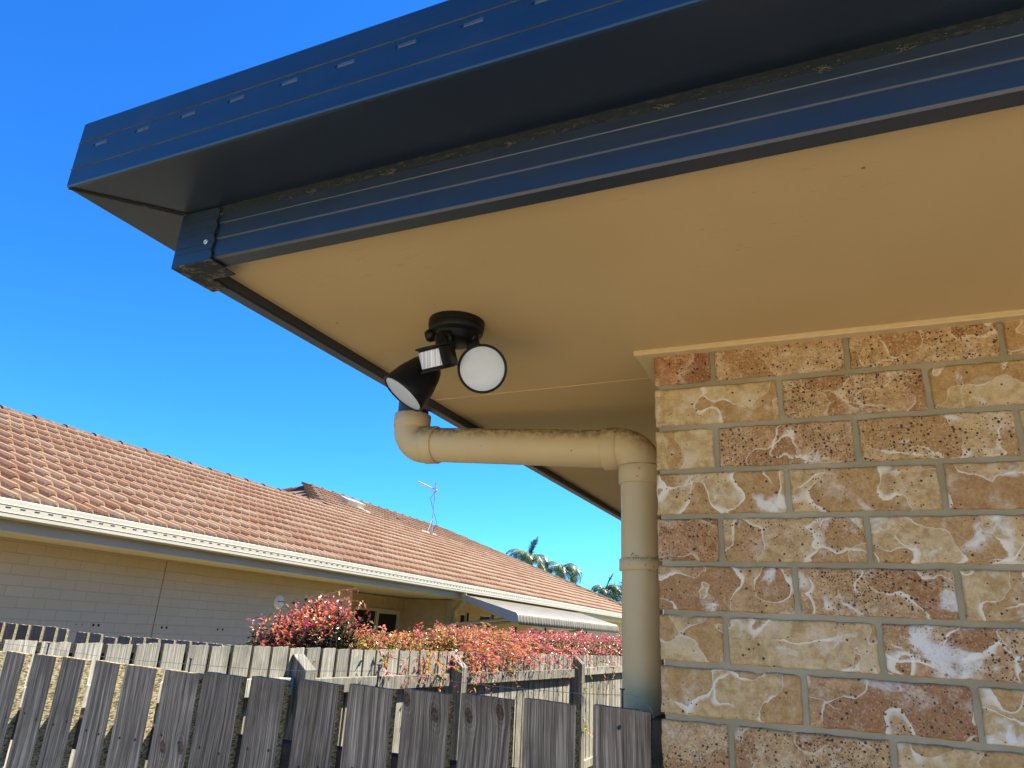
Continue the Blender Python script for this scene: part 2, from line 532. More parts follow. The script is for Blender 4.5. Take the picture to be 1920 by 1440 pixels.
def mat_tile():
    n = NT("weathered_terracotta_tile")
    at = n.new("ShaderNodeAttribute", attribute_name="tile")
    ac = n.new("ShaderNodeSeparateColor")
    n.l(at.outputs["Color"], ac.inputs[0])
    a, b, lip = ac.outputs[0], ac.outputs[1], ac.outputs[2]
    p = n.obj()
    nz = n.noise(p, 3.5, 5, .65)
    f = n.noise(p, 40, 5, .7)
    c = n.mix(a, (.285, .150, .078), (.345, .205, .115))
    c = n.mix(n.math('MULTIPLY', n.ss(b, .35, 1.0), .50), c, (.42, .315, .19))
    c = n.mix(n.math('MULTIPLY', n.ss(f, .45, .7), .5), c, (.36, .25, .155))
    c = n.mix(n.math('MULTIPLY', n.ss(nz, .52, .72), .5), c, (.20, .12, .075))
    c = n.mix(n.math('MULTIPLY', lip, .45), c, (.11, .055, .035))  # shadow under the tile lips put into the colour
    n.bump(f, .4, .006)
    M["tile"] = n.set(c, .85, 0, .2)
    n = NT("ridge_tile")
    p = n.obj()
    f = n.noise(p, 14, 5, .7)
    c = n.ramp(f, [(.35, (.07, .045, .032)), (.55, (.135, .09, .062)), (.7, (.21, .15, .105))])
    n.bump(f, .4, .006)
    M["ridge"] = n.set(c, .85, 0, .2)
mat_tile()

def mat_far_brick():
    n = NT("cream_block_brick")
    p = n.obj()
    s = n.sep(p)
    def courses(vec):
        br = n.new("ShaderNodeTexBrick")
        br.offset = .5
        n.l(vec, br.inputs["Vector"])
        br.inputs["Scale"].default_value = 1.0
        br.inputs["Mortar Size"].default_value = .0048
        br.inputs["Mortar Smooth"].default_value = .4
        br.inputs["Brick Width"].default_value = .24
        br.inputs["Row Height"].default_value = .086
        br.inputs["Bias"].default_value = 0.0
        br.inputs["Color1"].default_value = (.57, .435, .28, 1)
        br.inputs["Color2"].default_value = (.60, .465, .305, 1)
        br.inputs["Mortar"].default_value = (.47, .36, .225, 1)
        return br
    br = courses(n.comb(n.math('ADD', s[0], s[1]), n.math('ADD', s[2], .02), 0.0))
    nz = n.noise(p, 5, 4, .6)
    c = n.mix(n.math('MULTIPLY', n.ss(nz, .4, .7), .3), br.outputs[0], (.50, .39, .24))
    fade = n.ss(n.noise(p, 1.7, 2, .5), .35, .62)
    c = n.mix(n.math('MULTIPLY', fade, .35), c, (.56, .435, .27))
    h = n.math('SUBTRACT', n.math('MULTIPLY', n.noise(p, 60, 3, .6), .25), n.math('MULTIPLY', br.outputs["Fac"], 1.0))
    n.bump(h, .5, .006)
    M["far_brick"] = n.set(c, .85, 0, .2)
mat_far_brick()

def mat_leaf(key, gloss=.35, trans=.35):
    n = NT(key)
    at = n.new("ShaderNodeAttribute", attribute_name="leaf")
    n.set(at.outputs["Color"], gloss, 0, .5)
    tr = n.new("ShaderNodeBsdfTranslucent")
    n.l(at.outputs["Color"], tr.inputs[0])
    mx = n.new("ShaderNodeMixShader")
    mx.inputs[0].default_value = trans
    n.l(n.b.outputs[0], mx.inputs[1]); n.l(tr.outputs[0], mx.inputs[2])
    n.l(mx.outputs[0], n.out.inputs["Surface"])
    M[key] = n.mat
mat_leaf("leaf_surface", .24, .38)
mat_leaf("palm_leaf_surface", .4, .25)

def mat_ground():
    n = NT("dry_lawn_and_soil")
    p = n.obj()
    a = n.noise(p, 1.3, 6, .65)
    g = n.noise(p, 60, 4, .7)
    c = n.mix(n.ss(a, .4, .62), (.15, .155, .055), (.34, .28, .155))
    c = n.mix(n.math('MULTIPLY', n.ss(g, .4, .65), .5), c, (.22, .22, .09))
    n.bump(g, .8, .03)
    M["ground"] = n.set(c, .95, 0, .1)
    n = NT("pale_concrete_paving")
    p = n.obj()
    a = n.noise(p, 2.0, 6, .6)
    g = n.noise(p, 180, 3, .6)
    c = n.mix(n.ss(a, .3, .7), (.64, .51, .34), (.72, .59, .42))
    c = n.mix(n.math('MULTIPLY', n.ss(g, .5, .7), .3), c, (.48, .38, .25))
    n.bump(g, .3, .003)
    M["paving"] = n.set(c, .85, 0, .2)
mat_ground()

# ------------------------------------------------------------------ ground and paving
g = MB()
g.add([(-900, -900, -H), (900, -900, -H), (900, 900, -H), (-900, 900, -H)], [(0, 1, 2, 3)])
tag(g.build("ground", M["ground"]), "dry lawn and soil around the two houses", "ground", kind="structure")
pv = MB()
pv.add([(-2.6, -7.5, -H + .004), (6.5, -7.5, -H + .004), (6.5, 1.33, -H + .004), (-2.6, 1.33, -H + .004)], [(0, 1, 2, 3)])
tag(pv.build("path", M["paving"]), "pale concrete paving along the brick house", "path", kind="structure")

# ------------------------------------------------------------------ the near house
WY, WX = 1.33, -.285                      # front and side faces of the brick wall meet here
ZS = .543                                 # soffit underside
XR, YB = 9.0, 13.0                        # far ends of the house
FY, FX, ZL = .698, -.925, .523            # fascia faces and lip
ZG, ZT = .620, .745                       # gutter bottom and top
house = thing("brick_house", (WX, WY, -H), "tan slurry brick house corner under a dark blue eave, nearest building", "house")

# brick by brick
BH, BL, J = .076, .230, .010
PH, PLN = .086, .240
BED0 = .467                               # centre of the first visible bed joint
ROWS = {0: [(.95, .45, .30), (.42, .75, .25), (.38, 1.0, .55), (.15, .1, .55)],
        1: [(.12, .05, .85), (.55, 1.0, .35), (.15, .08, .65), (.3, .3, .5)],
        2: [(.08, .08, .10), (.66, .85, .75), (.28, .75, .70), (.2, .2, .6)],
        3: [(.22, .12, 1.0), (.20, .18, .95), (.34, .08, .9), (.2, .2, .6)],
        4: [(1.0, .55, .30), (.26, .5, .70), (.15, .30, .95), (.2, .2, .6)],
        5: [(.52, .30, .95), (.62, .9, .75), (.10, .12, .90), (.3, .5, .6)],
        6: [(.10, .05, .55), (.16, .10, .80), (.60, .75, 1.0), (.3, .5, .6)],
        7: [(.12, .05, .75), (.72, .6, .70), (.08, .1, .9), (.3, .5, .6)],
        8: [(.42, .95, .10), (.52, 1.0, .35), (.10, .1, .85), (.3, .5, .6)]}

def brick_face(mb, s0, s1, z0, z1, P, fine, attr, rng):
    """one brick whose outer face lies in a wall plane; P(s, z, d) gives the point at depth d behind that plane"""
    w, h = s1 - s0, z1 - z0
    e = [0, .0012, .003, .006]
    nx, nz = (30, 12) if fine else (6, 3)
    if not fine: e = [0, .003]
    ss_ = e + list(np.linspace(.006 if not fine else .010, w - (.006 if not fine else .010), nx)) + [w - q for q in reversed(e)]
    zz = e + list(np.linspace(.006 if not fine else .010, h - (.006 if not fine else .010), nz)) + [h - q for q in reversed(e)]
    ss_, zz = np.array(ss_), np.array(zz)
    S, Z = np.meshgrid(ss_, zz)
    edge = np.minimum(np.minimum(S, w - S), np.minimum(Z, h - Z))
    dep = .0042 * np.clip(1 - edge / .006, 0, 1) ** 2
    ph = rng.uniform(0, 6.28, 14)
    amp = .0006 if fine else .0005
    def wob(t, i): return amp * (np.sin(t * 61 + ph[i]) + .7 * np.sin(t * 143 + ph[i + 1]) + .5 * np.sin(t * 310 + ph[i + 2]))
    wl_, wr_, wb_, wt_ = wob(Z, 0), wob(Z, 3), wob(S, 6), wob(S, 9)
    S2 = S + wl_ * (1 - S / w) ** 6 + wr_ * (S / w) ** 6
    Z2 = Z + wb_ * (1 - Z / h) ** 4 + wt_ * (Z / h) ** 4
    dep = dep + .0011 * (np.sin(S * 34 + ph[12]) * np.sin(Z * 55 + ph[13]) + 1) * (edge > .004)
    if fine:                              # a couple of knocked-off arrises
        for _ in range(rng.integers(1, 4)):
            cs, cz = rng.choice([0, w]) if rng.random() < .5 else rng.uniform(0, w), rng.choice([0, h])
            rr = rng.uniform(.006, .014)
            dd = np.hypot(S - cs, Z - cz)
            dep = dep + .005 * np.clip(1 - dd / rr, 0, 1)
    nr, nc = S.shape
    vs = [P(s0 + S2[i, j], z0 + Z2[i, j], dep[i, j]) for i in range(nr) for j in range(nc)]
    fs = [(i * nc + j, i * nc + j + 1, (i + 1) * nc + j + 1, (i + 1) * nc + j) for i in range(nr - 1) for j in range(nc - 1)]
    per = [j for j in range(nc)] + [i * nc + nc - 1 for i in range(1, nr)] + [(nr - 1) * nc + j for j in range(nc - 2, -1, -1)] + [i * nc for i in range(nr - 2, 0, -1)]
    base = len(vs)
    for k in per:
        i, j = divmod(k, nc)
        vs.append(P(s0 + S2[i, j], z0 + Z2[i, j], .016))
    n = len(per)
    for k in range(n):
        fs.append((per[k], base + k, base + (k + 1) % n, per[(k + 1) % n]))
    mb.add(vs, fs, 0, True, attr)

wall = MB()
Pf = lambda s, z, d: (WX + s, WY + d, z)
Ps = lambda s, z, d: (WX + d, WY + s, z)
rb = np.random.default_rng(3)
for row in range(-1, 27):
    zt = BED0 + PH - J / 2 - row * PH     # row 0 is the course under the cornice bead
    z1, z0 = zt, zt - BH
    if row == -1: continue
    z1 = min(z1, .548)
    odd = row % 2 == 0                    # even rows start with a header
    s = 0.0
    k = 0
    while s < 3.2:
        L = .110 if (odd and k == 0) else BL
        if row in ROWS and k < len(ROWS[row]): t = ROWS[row][k]
        else: t = (rb.uniform(.05, .7), rb.uniform(.05, .9), rb.uniform(.3, .9))
        brick_face(wall, s, s + L, z0, z1, Pf, row < 10 and s < 1.0, (*t, float(rb.random())), rb)
        s += L + J; k += 1
    s = 0.0; k = 0
    while s < 4.0:
        L = BL if (odd and k == 0) else (.110 if k == 0 else BL)
        t = (rb.uniform(.05, .7), rb.uniform(.05, .9), rb.uniform(.3, .9))
        a0 = s if k else .0165
        brick_face(wall, a0, s + L, z0, z1, lambda q, z, d: (WX + .0008 + d, WY + q, z), False, (*t, float(rb.random())), rb)
        s += L + J; k += 1
# mortar beds: a recessed skin just behind the brick faces, then the plain rest of the shell
wall.add([(WX + .0065, WY + .0065, -H), (XR, WY + .0065, -H), (XR, WY + .0065, .60), (WX + .0065, WY + .0065, .60)], [(0, 1, 2, 3)], 1)
wall.add([(WX + .0065, WY + .0065, -H), (WX + .0065, YB, -H), (WX + .0065, YB, .60), (WX + .0065, WY + .0065, .60)], [(3, 2, 1, 0)], 1)
wall.add([(XR, WY + .0065, -H), (XR, YB, -H), (XR, YB, .60), (XR, WY + .0065, .60)], [(0, 1, 2, 3)], 1)
wall.add([(WX + .0065, YB, -H), (XR, YB, -H), (XR, YB, .60), (WX + .0065, YB, .60)], [(3, 2, 1, 0)], 1)
wall.build("wall", [M["brick"], M["mortar"]], house, attr_name="brick")

# soffit sheets, joint strips
so = MB()
so.box((FX + .006, FY + .006, ZS), (XR + .5, 1.489, ZS + .008))
so.box((FX + .006, 1.4905, ZS + .0006), (WX + .1, YB + .4, ZS + .0086))
so.build("soffit", M["soffit"], house)
js = MB()
js.hexa([(FX + .034, 1.492, ZS - .0012), (WX - .033, 1.474, ZS - .0012), (WX - .033, 1.486, ZS - .0012), (FX + .034, 1.504, ZS - .0012),
         (FX + .034, 1.490, ZS + .002), (WX - .033, 1.472, ZS + .002), (WX - .033, 1.488, ZS + .002), (FX + .034, 1.506, ZS + .002)])
js.build("joint_strip", M["soffit"], house)
cb = MB()
cb.box((WX - .038, WY - .021, .5325), (3.2, WY + .004, ZS + .001))
cb.box((WX - .036, WY - .020, .5335), (WX + .004, YB, ZS + .0005))
bevel(cb.build("cornice_bead", M["trim"], house), .002, 2)

# fascia and gutter are sections swept along the front and round the corner
def eave_sweep(mb, prof, xr, yb, mat=0, closed=True, smooth=False, ridges=()):
    """prof: (outward, z); the front run lies at FY - outward, the side run at FX - outward"""
    vs = []
    for o, z in prof: vs.append((xr, FY - o, z))
    for o, z in prof: vs.append((FX - o, FY - o, z))
    for o, z in prof: vs.append((FX - o, yb, z))
    n = len(prof)
    fs = []
    for r in range(2):
        for k in range(n if closed else n - 1):
            k2 = (k + 1) % n
            fs.append((r * n + k, (r + 1) * n + k, (r + 1) * n + k2, r * n + k2))
    b = len(mb.f)
    mb.add(vs, fs, mat, smooth)
    for r in range(2):
        for k in ridges:
            if isinstance(k, tuple): mb.m[b + r * n + k[0]] = k[1]
            else: mb.m[b + r * n + k] = 2

fa = MB()
fp = [(-.030, .560), (-.030, ZL + .003), (-.027, ZL), (-.003, ZL), (0, ZL + .003),
      (0, .5572), (.0014, .5585), (.0014, .5597), (0, .5605), (0, .5862), (.0010, .5872), (.0010, .5880), (0, .5887),
      (0, .6030), (0, .735), (-.016, .735), (-.016, .560)]
eave_sweep(fa, fp, XR + .5, YB + .4, ridges=(6, 7, (13, 3)))
fascia = fa.build("fascia", [M["metal"], M["metal"], M["pale_sheen_metal"], M["dust_film"]], house)
cp = MB()
x1 = -.845
zz = np.linspace(ZL - .002, .617, 12)
edge = [x1 + .0022 * math.sin(k * 2.1) + (z - ZL) * -.02 for k, z in enumerate(zz)]
def yc(z):
    y = FY - .0028
    if .560 < z < .5615: y -= .0012
    return y
vs = []
for k, z in enumerate(zz):
    vs += [(FX - .0028, yc(z), z), (edge[k], yc(z), z), (edge[k], FY + .001, z)]
fs = []
for k in range(len(zz) - 1):
    fs += [(3 * k, 3 * k + 1, 3 * k + 4, 3 * k + 3), (3 * k + 1, 3 * k + 2, 3 * k + 5, 3 * k + 4)]
cp.add(vs, fs, 0)
for z in (.541, .552, .571, .582, .598):   # stamped lines on the cap
    cp.box((FX - .001, FY - .0037, z), (x1 - .006, FY - .0027, z + .0022))
cp.add([(FX - .0028, FY - .0028, ZL - .002), (FX - .0028, FY + .085, ZL - .002), (FX - .0028, FY + .085, .617), (FX - .0028, FY - .0028, .617)], [(0, 1, 2, 3)], 0)
cp.build("corner_cap", M["metal"], fascia)
ub = MB()
ub.box((FX - .0028, FY - .0028, ZL - .0045), (x1 + .004, FY + .048, ZL - .0018), 0)
ub.box((FX - .0028, FY + .048, ZL - .0045), (FX + .034, FY + .085, ZL - .0018), 0)
ub.build("cap_underside", M["metal_dusty"], fascia)
sm_ = MB()
sm_.tube([(edge[k] + .0009, yc(z) - .0004, z) for k, z in enumerate(zz)], .0011, 6)
sm_.build("cap_seam", M["rubber_seam"], fascia)
rv = MB()
rv.lathe([(.0012, 0), (.0012, .001), (.0030, .0018), (.0042, .0012), (.0046, 0)], (-.862, FY - .0028, .5555), (0, -1, 0), 14)
rv.build("rivet", M["galvanised_steel"], fascia)

gu = MB()
go = .124
gp = [(.0005, ZG), (go - .004, ZG), (go - .001, ZG + .001), (go, ZG + .004),
      (go, .6525), (go + .0009, .6533), (go + .0009, .6545), (go, .6553),
      (go, .7025), (go + .0009, .7033), (go + .0009, .7045), (go, .7053),
      (go, ZT - .004), (go - .002, ZT), (go - .012, ZT), (go - .012, ZT - .01), (go - .003, ZT - .01), (go - .003, ZG + .006), (.0035, ZG + .006), (.0035, ZT - .02), (.0005, ZT - .02)]
eave_sweep(gu, gp, XR + .5, YB + .4, ridges=(4, 5, 6, 8, 9, 10))
x = -1.008
while x < 3.0:                            # louvred overflow slots pressed out of the front face
    y = FY - go
    vs = [(x - .001, y + .0003, .6882), (x + .0285, y + .0003, .6882), (x + .0285, y + .0003, .6945), (x - .001, y + .0003, .6945),
          (x + .003, y - .0006, .6895), (x + .0265, y - .0016, .6895), (x + .0265, y - .0016, .6935), (x + .003, y - .0006, .6935)]
    gu.hexa(vs, 3)
    gu.add([(x - .003, y - .0004, .6892), (x + .002, y - .0004, .6892), (x + .002, y - .0004, .6930), (x - .003, y - .0004, .6930)], [(0, 1, 2, 3)], 1)
    x += .094
gutter = gu.build("gutter", [M["metal"], M["rubber_seam"], M["dusty_metal_ridge"], M["pale_sheen_metal"]], house)
mt = MB()                                 # mitre seam under the corner, gummed with dust
mt.hexa([(FX - go + .002, FY - go + .002, ZG - .0016), (FX - go + .010, FY - go + .002, ZG - .0016), (FX + .006, FY - .004, ZG - .0016), (FX - .006, FY - .002, ZG - .0016),
         (FX - go + .002, FY - go + .002, ZG - .0002), (FX - go + .010, FY - go + .002, ZG - .0002), (FX + .006, FY - .004, ZG - .0002), (FX - .006, FY - .002, ZG - .0002)])
mt.build("mitre_seam", M["rubber_seam"], gutter)
def cobwebs():
    rw = np.random.default_rng(12)
    def tuft(w, c, r, nn, sq=(1, .25, .5)):
        for _ in range(nn):
            d = rw.normal(0, 1, 3) * np.array(sq)
            p = np.array(c) + d * r * .55
            q = p + rw.normal(0, 1, 3) * r * .5 * np.array(sq)
            w.tube([p, q], .0003, 3, caps=False)
    for cx_, nn in ((-.845, 20), (-.66, 18), (-.52, 26), (-.335, 26), (-.13, 32), (.045, 26), (.125, 12)):
        w = MB()
        tuft(w, (cx_, FY - .0015, .604), .0075, nn)
        w.build("cobweb", M["cobweb"], fascia)
    w = MB()
    for _ in range(200):
        xx = rw.uniform(-.9, .3)
        tuft(w, (xx, FY - .0012, .611 - abs(rw.normal(0, .005))), .003, 1)
    for _ in range(60):
        t = rw.random()
        tuft(w, (FX - go + t * go, FY - go + t * go + .012 * rw.random(), ZG - .0015), .006 * (.4 + t), 1, (1, 1, .3))
    tag(w.build("dust_crust", M["cobweb"], house), kind="stuff")
mat_plain("cobweb", (.20, .18, .13), .9, 0, .1)
cobwebs()

# roof planes above the gutter (a plain hip)
ro = MB()
e0x, e0y = FX - .09, FY - .09
sl = math.tan(R(22))
rise = min((XR + .5 - e0x) / 2, (YB + .4 - e0y) / 2)
zt0 = ZT - .005
cx0, cx1, cy0, cy1 = e0x, XR + .6, e0y, YB + .5
hx = (cx1 - cx0) / 2
ridge_z = zt0 + hx * sl
ro.add([(cx0, cy0, zt0), (cx1, cy0, zt0), (cx1, cy1, zt0), (cx0, cy1, zt0), (cx0 + hx, cy0 + hx, ridge_z), (cx0 + hx, max(cy1 - hx, cy0 + hx + .01), ridge_z)],
       [(0, 1, 4), (1, 2, 5, 4), (2, 3, 5), (3, 0, 4, 5)])
ro.build("roof", M["dark_roof_metal"], house)

# downpipe
PX, PY, PR_ = -.370, 1.560, .0450
RX = -.995
pipe = MB()
zh0, zh1 = .443, .404                     # the cross run falls a little towards the wall
pipe.tube([(RX + .085, PY, zh0 - .002), (PX - .085, PY, zh1 + .002)], PR_, 40)
pipe.tube([(PX, PY, .36), (PX, PY, .14)], PR_, 40)
pipe.tube([(PX, PY, .139), (PX, PY, -H)], PR_ - .0015, 40)
down = pipe.build("downpipe", M["pipe"], house)
def elbow(c, a, b, r, sock=.034):
    """quarter bend between points a and b about corner c, with a socket at each end"""
    c, a, b = Vector(c), Vector(a), Vector(b)
    mb = MB()
    pts = []
    for k in range(17):
        t = k / 16
        pts.append((a - c) * (1 - math.sin(t * math.pi / 2)) + (b - c) * (1 - math.cos(t * math.pi / 2)) + c)
    mb.tube(pts, r, 40)
    for p, d in ((a, (a - c).normalized()), (b, (b - c).normalized())):
        mb.tube([p - d * .001, p, p + d * .002, p + d * sock, p + d * (sock + .0012)], [r + .0005, r + .0018, r + .0026, r + .0026, r + .0014], 40)
    return mb
e1 = elbow((RX, PY, zh0), (RX, PY, zh0 + .050), (RX + .050, PY, zh0 - .001), PR_ + .0022)
el1 = e1.build("elbow", M["pipe"], down)
e2 = elbow((PX, PY, zh1), (PX - .050, PY, zh1 + .001), (PX, PY, zh1 - .046), PR_ + .0022)
el2 = e2.build("elbow", M["pipe"], down)
def ring(mb, z0, z1, r, mat=0):
    mb.tube([(PX, PY, z1 + .0012), (PX, PY, z1), (PX, PY, z0), (PX, PY, z0 - .0012)], [r - .0014, r, r, r - .0014], 40, mat)
for za, zb in ((.318, .336), (.127, .150)):
    cl = MB()
    ring(cl, za, zb, PR_ + .0042)
    cl.build("coupling", M["pipe"], down)
gr = MB()
for k in range(46):                       # crusted dirt in the coupling joint next to the wall
    an = random.uniform(-2.0, .5)
    zz_ = random.choice([.151, .126]) + random.uniform(-.0015, .0015) + (random.random() < .3) * random.uniform(0, .012)
    if random.random() < .5: an = random.uniform(-.9, .4)
    r = PR_ + .0046
    c = Vector((PX + r * math.cos(an), PY + r * math.sin(an), zz_))
    gr.lathe([(.0001, .0010), (.0009, .0006), (.0014, -.0006)], c, (math.cos(an), math.sin(an), 0), 6)
tag(gr.build("joint_grime", M["grime"], down), kind="stuff")
sl_ = MB()
sl_.tube([(RX, PY, ZG + .004), (RX, PY, .49)], PR_ - .0035, 40)
sl_.build("gutter_outlet", M["dark_pipe_paint"], down)
def rivet_at(c, d):
    sv = MB()
    sv.lathe([(.0001, .0022), (.0022, .0018), (.0034, .0004), (.0036, -.001)], c, d, 14)
    sv.build("rivet", M["pipe"], down)
cy_, sy_ = math.cos(R(-62)), math.sin(R(-62))
rsk = PR_ + .0048
rivet_at((RX + rsk * math.cos(R(-118)), PY + rsk * math.sin(R(-118)), .507), (math.cos(R(-118)), math.sin(R(-118)), 0))
rivet_at((RX + .066, PY - rsk * .96, zh0 - .004), (0, -1, .05))
rivet_at((PX - .068, PY - rsk * .98, zh1 + .012), (0, -1, .2))
rivet_at((PX + rsk * math.cos(R(-82)), PY + rsk * math.sin(R(-82)), .345), (math.cos(R(-82)), math.sin(R(-82)), 0))
bk = MB()
bk.box((PX + PR_ - .004, PY - .012, .128), (WX + .004, PY + .012, .150))
bk.build("wall_bracket", M["pipe"], down)

# ------------------------------------------------------------------ the twin security light under the soffit
LC = Vector((-.606, 1.072, ZS))
lamp = thing("security_light", LC, "black twin floodlight with motion sensor hanging under the beige soffit", "security light")
BP = M["black_plastic"]
b = MB()
b.lathe([(.0005, .003), (.0532, .003), (.0532, .003), (.0535, -.002), (.0535, -.0125), (.0535, -.0125), (.0518, -.0135), (.0518, -.0135), (.0518, -.021), (.050, -.0245), (.044, -.0265), (.040, -.030), (.036, -.040), (.030, -.044), (.0005, -.045)], LC, (0, 0, 1), 56)
b.build("base_plate", BP, lamp)
rt, up, fw = Vector(r_), Vector(u_), Vector(f_)
def head(center, nrm, rad, depth, name):
    nrm = nrm.normalized()
    mb = MB()
    mb.lathe([(rad - .0045, -.0025), (rad - .004, .0), (rad - .002, .0012), (rad, 0), (rad + .0006, -.003), (rad - .0015, -.014), (rad * .90, -depth * .45), (rad * .72, -depth * .80),
              (rad * .58, -depth * .97), (rad * .50, -depth), (.0005, -depth)], center, nrm, 56)
    # cooling ribs round the back
    for k in range(10):
        an = 2 * math.pi * k / 10
        x = nrm.orthogonal().normalized(); y = nrm.cross(x)
        d = x * math.cos(an) + y * math.sin(an)
        p = center - nrm * depth * .55 + d * rad * .82
        q = center - nrm * depth * .97 + d * rad * .55
        mb.tube([p, q], .0022, 6)
    h = mb.build("lamp_head", BP, lamp)
    le = MB()
    le.lathe([(rad - .0043, -.0015), (rad - .008, -.0002), (rad * .6, .0012), (rad * .15, .0016), (.0002, .0016)], center, nrm, 56)
    le.build("lens", M["diffuser"], h)
    return h
cR = Vector((-.545, 1.072, .442)); nR = -(cR.normalized()) + Vector((.02, 0, -.03))
head(cR, nR, .0452, .060, "right")
cL = Vector((-.699, 1.053, .400))
vL = cL.normalized()
nL = vL * -math.cos(R(67)) + (rt * -.69 + up * -.72).normalized() * math.sin(R(67))
head(cL, nL, .0462, .082, "left")
kb = MB()
kb.lathe([(.0005, .011), (.009, .010), (.0125, .004), (.0125, -.004), (.009, -.010), (.0005, -.011)], LC + Vector((-.043, -.020, -.030)), rt + up * .3, 20)
kb.build("cable_knob", BP, lamp)
bl = LC + Vector((0, 0, -.036))
def arm(pts, r):
    mb = MB()
    mb.tube([Vector(p) for p in pts], r, 18)
    for p in (pts[1],):
        mb.lathe([(.0005, .012), (r[1] * 1.25, .012), (r[1] * 1.35, .009), (r[1] * 1.35, -.009), (r[1] * 1.25, -.012), (.0005, -.012)], p, rt + up * .2, 20)
    return mb.build("arm", BP, lamp)
backR = cR - nR.normalized() * .056
arm([bl + Vector((.030, .006, .01)), bl + Vector((.034, .012, -.014)), backR + Vector((-.004, 0, .012)), backR], [.012, .012, .010, .012])
backL = cL - nL.normalized() * .078
arm([bl + Vector((-.022, .018, .01)), bl + Vector((-.026, .022, -.016)), (bl + Vector((-.03, .02, -.03)) + backL) * .5, backL], [.012, .012, .010, .014])
# motion sensor: a drum with two flanges and a ribbed white window, aimed down and to the left
sc_ = Vector((-.598, 1.012, .437)) - rt * .0085 + up * .0095
sf = (-sc_.normalized() * .86 + rt * -.47 + up * -.10).normalized()
sa = (up * .97 + rt * -.20).normalized()
sa = (sa - sf * sa.dot(sf)).normalized()
sx = sa.cross(sf).normalized()
def drum(mb, r, h0, h1, a0, a1, back, seg=28, mat=0):
    """sector of a drum of radius r about sc_, closed by a flat back at distance back behind it"""
    ring_ = [sc_ + (sf * math.cos(R(a)) + sx * math.sin(R(a))) * r for a in np.linspace(a0, a1, seg)]
    if back is not None:
        ring_ += [sc_ + sx * r * .80 * (1 if a1 > 0 else -1) - sf * back, sc_ - sx * r * .80 - sf * back]
    n_ = len(ring_)
    vs = [p + sa * h0 for p in ring_] + [p + sa * h1 for p in ring_]
    fs = [(k, (k + 1) % n_, n_ + (k + 1) % n_, n_ + k) for k in range(n_ if back is not None else n_ - 1)]
    fs += [tuple(reversed(range(n_))), tuple(range(n_, 2 * n_))] if back is not None else []
    mb.add(vs, fs, mat, False)
sb = MB()
drum(sb, .0285, -.0185, .0185, -95, 95, .034)
drum(sb, .0330, .0185, .0225, -95, 95, .030)
drum(sb, .0320, -.0225, -.0185, -95, 95, .026)
sensor = bevel(sb.build("motion_sensor", BP, lamp), .0012, 2)
pl = MB()
drum(pl, .0292, -.0150, .0145, -54, 46, None, 24)
pl.build("sensor_window", M["pir"], sensor)
nk = sc_ - sf * .030 + sa * .004
arm([bl + Vector((-.004, -.026, .008)), bl + Vector((-.003, -.030, -.010)), nk + sa * .03 - sf * .002, nk], [.013, .012, .011, .013])

# ------------------------------------------------------------------ fences
def paling(parent, p0, du, w, t, ztop, zbot, nrm, mats, tilt=0.0, rng=random, knots=None, ragged=.002, nails=()):
    """board whose front-left top corner is p0 (x,y); du unit direction along the fence, nrm unit outward normal"""
    mb = MB()
    n = 9
    top = []
    for k in range(n):
        s = w * k / (n - 1)
        zz_ = ztop + tilt * (s / w - .5) + rng.uniform(-ragged, ragged) * (.6 if k in (0, n - 1) else 1)
        top.append((s, zz_))
    vs = []
    for d in (0, t):
        for s, zz_ in top: vs.append((p0[0] + du[0] * s - nrm[0] * d, p0[1] + du[1] * s - nrm[1] * d, zz_))
        for s, zz_ in top: vs.append((p0[0] + du[0] * s - nrm[0] * d, p0[1] + du[1] * s - nrm[1] * d, zbot))
    F = lambda d, b, k: d * 2 * n + b * n + k
    fr = [(F(0, 1, k), F(0, 1, k + 1), F(0, 0, k + 1), F(0, 0, k)) for k in range(n - 1)]
    bk_ = [(F(1, 0, k), F(1, 0, k + 1), F(1, 1, k + 1), F(1, 1, k)) for k in range(n - 1)]
    ed = [(F(0, 0, k), F(0, 0, k + 1), F(1, 0, k + 1), F(1, 0, k)) for k in range(n - 1)]
    ed += [(F(0, 1, n - 1), F(1, 1, n - 1), F(1, 0, n - 1), F(0, 0, n - 1)), (F(0, 0, 0), F(1, 0, 0), F(1, 1, 0), F(0, 1, 0))]
    mb.add(vs, fr + bk_, 0)
    b = len(mb.v) - len(vs)
    for f in ed:
        mb.f.append(tuple(b + i for i in f)); mb.m.append(1); mb.s.append(False)
    for s, z in nails:
        c = (p0[0] + du[0] * s + nrm[0] * .0002, p0[1] + du[1] * s + nrm[1] * .0002, z)
        mb.lathe([(.0036, 0), (.0030, .0009), (.0001, .0012)], c, (nrm[0], nrm[1], 0), 10, 2)
    o = mb.build("paling", mats, parent)
    # own local frame: shift the mesh so that grain runs the same way on every board
    me = o.data
    c = Vector((p0[0], p0[1], ztop)) - ORG[parent.name]
    me.transform(Matrix.Translation(-c)); o.location = c
    o.color = knots if knots else (0, 0, 0, 0)
    return o

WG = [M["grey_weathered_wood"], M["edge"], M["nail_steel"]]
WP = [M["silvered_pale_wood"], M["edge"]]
WB = [M["brown_shaded_wood"], M["edge"]]

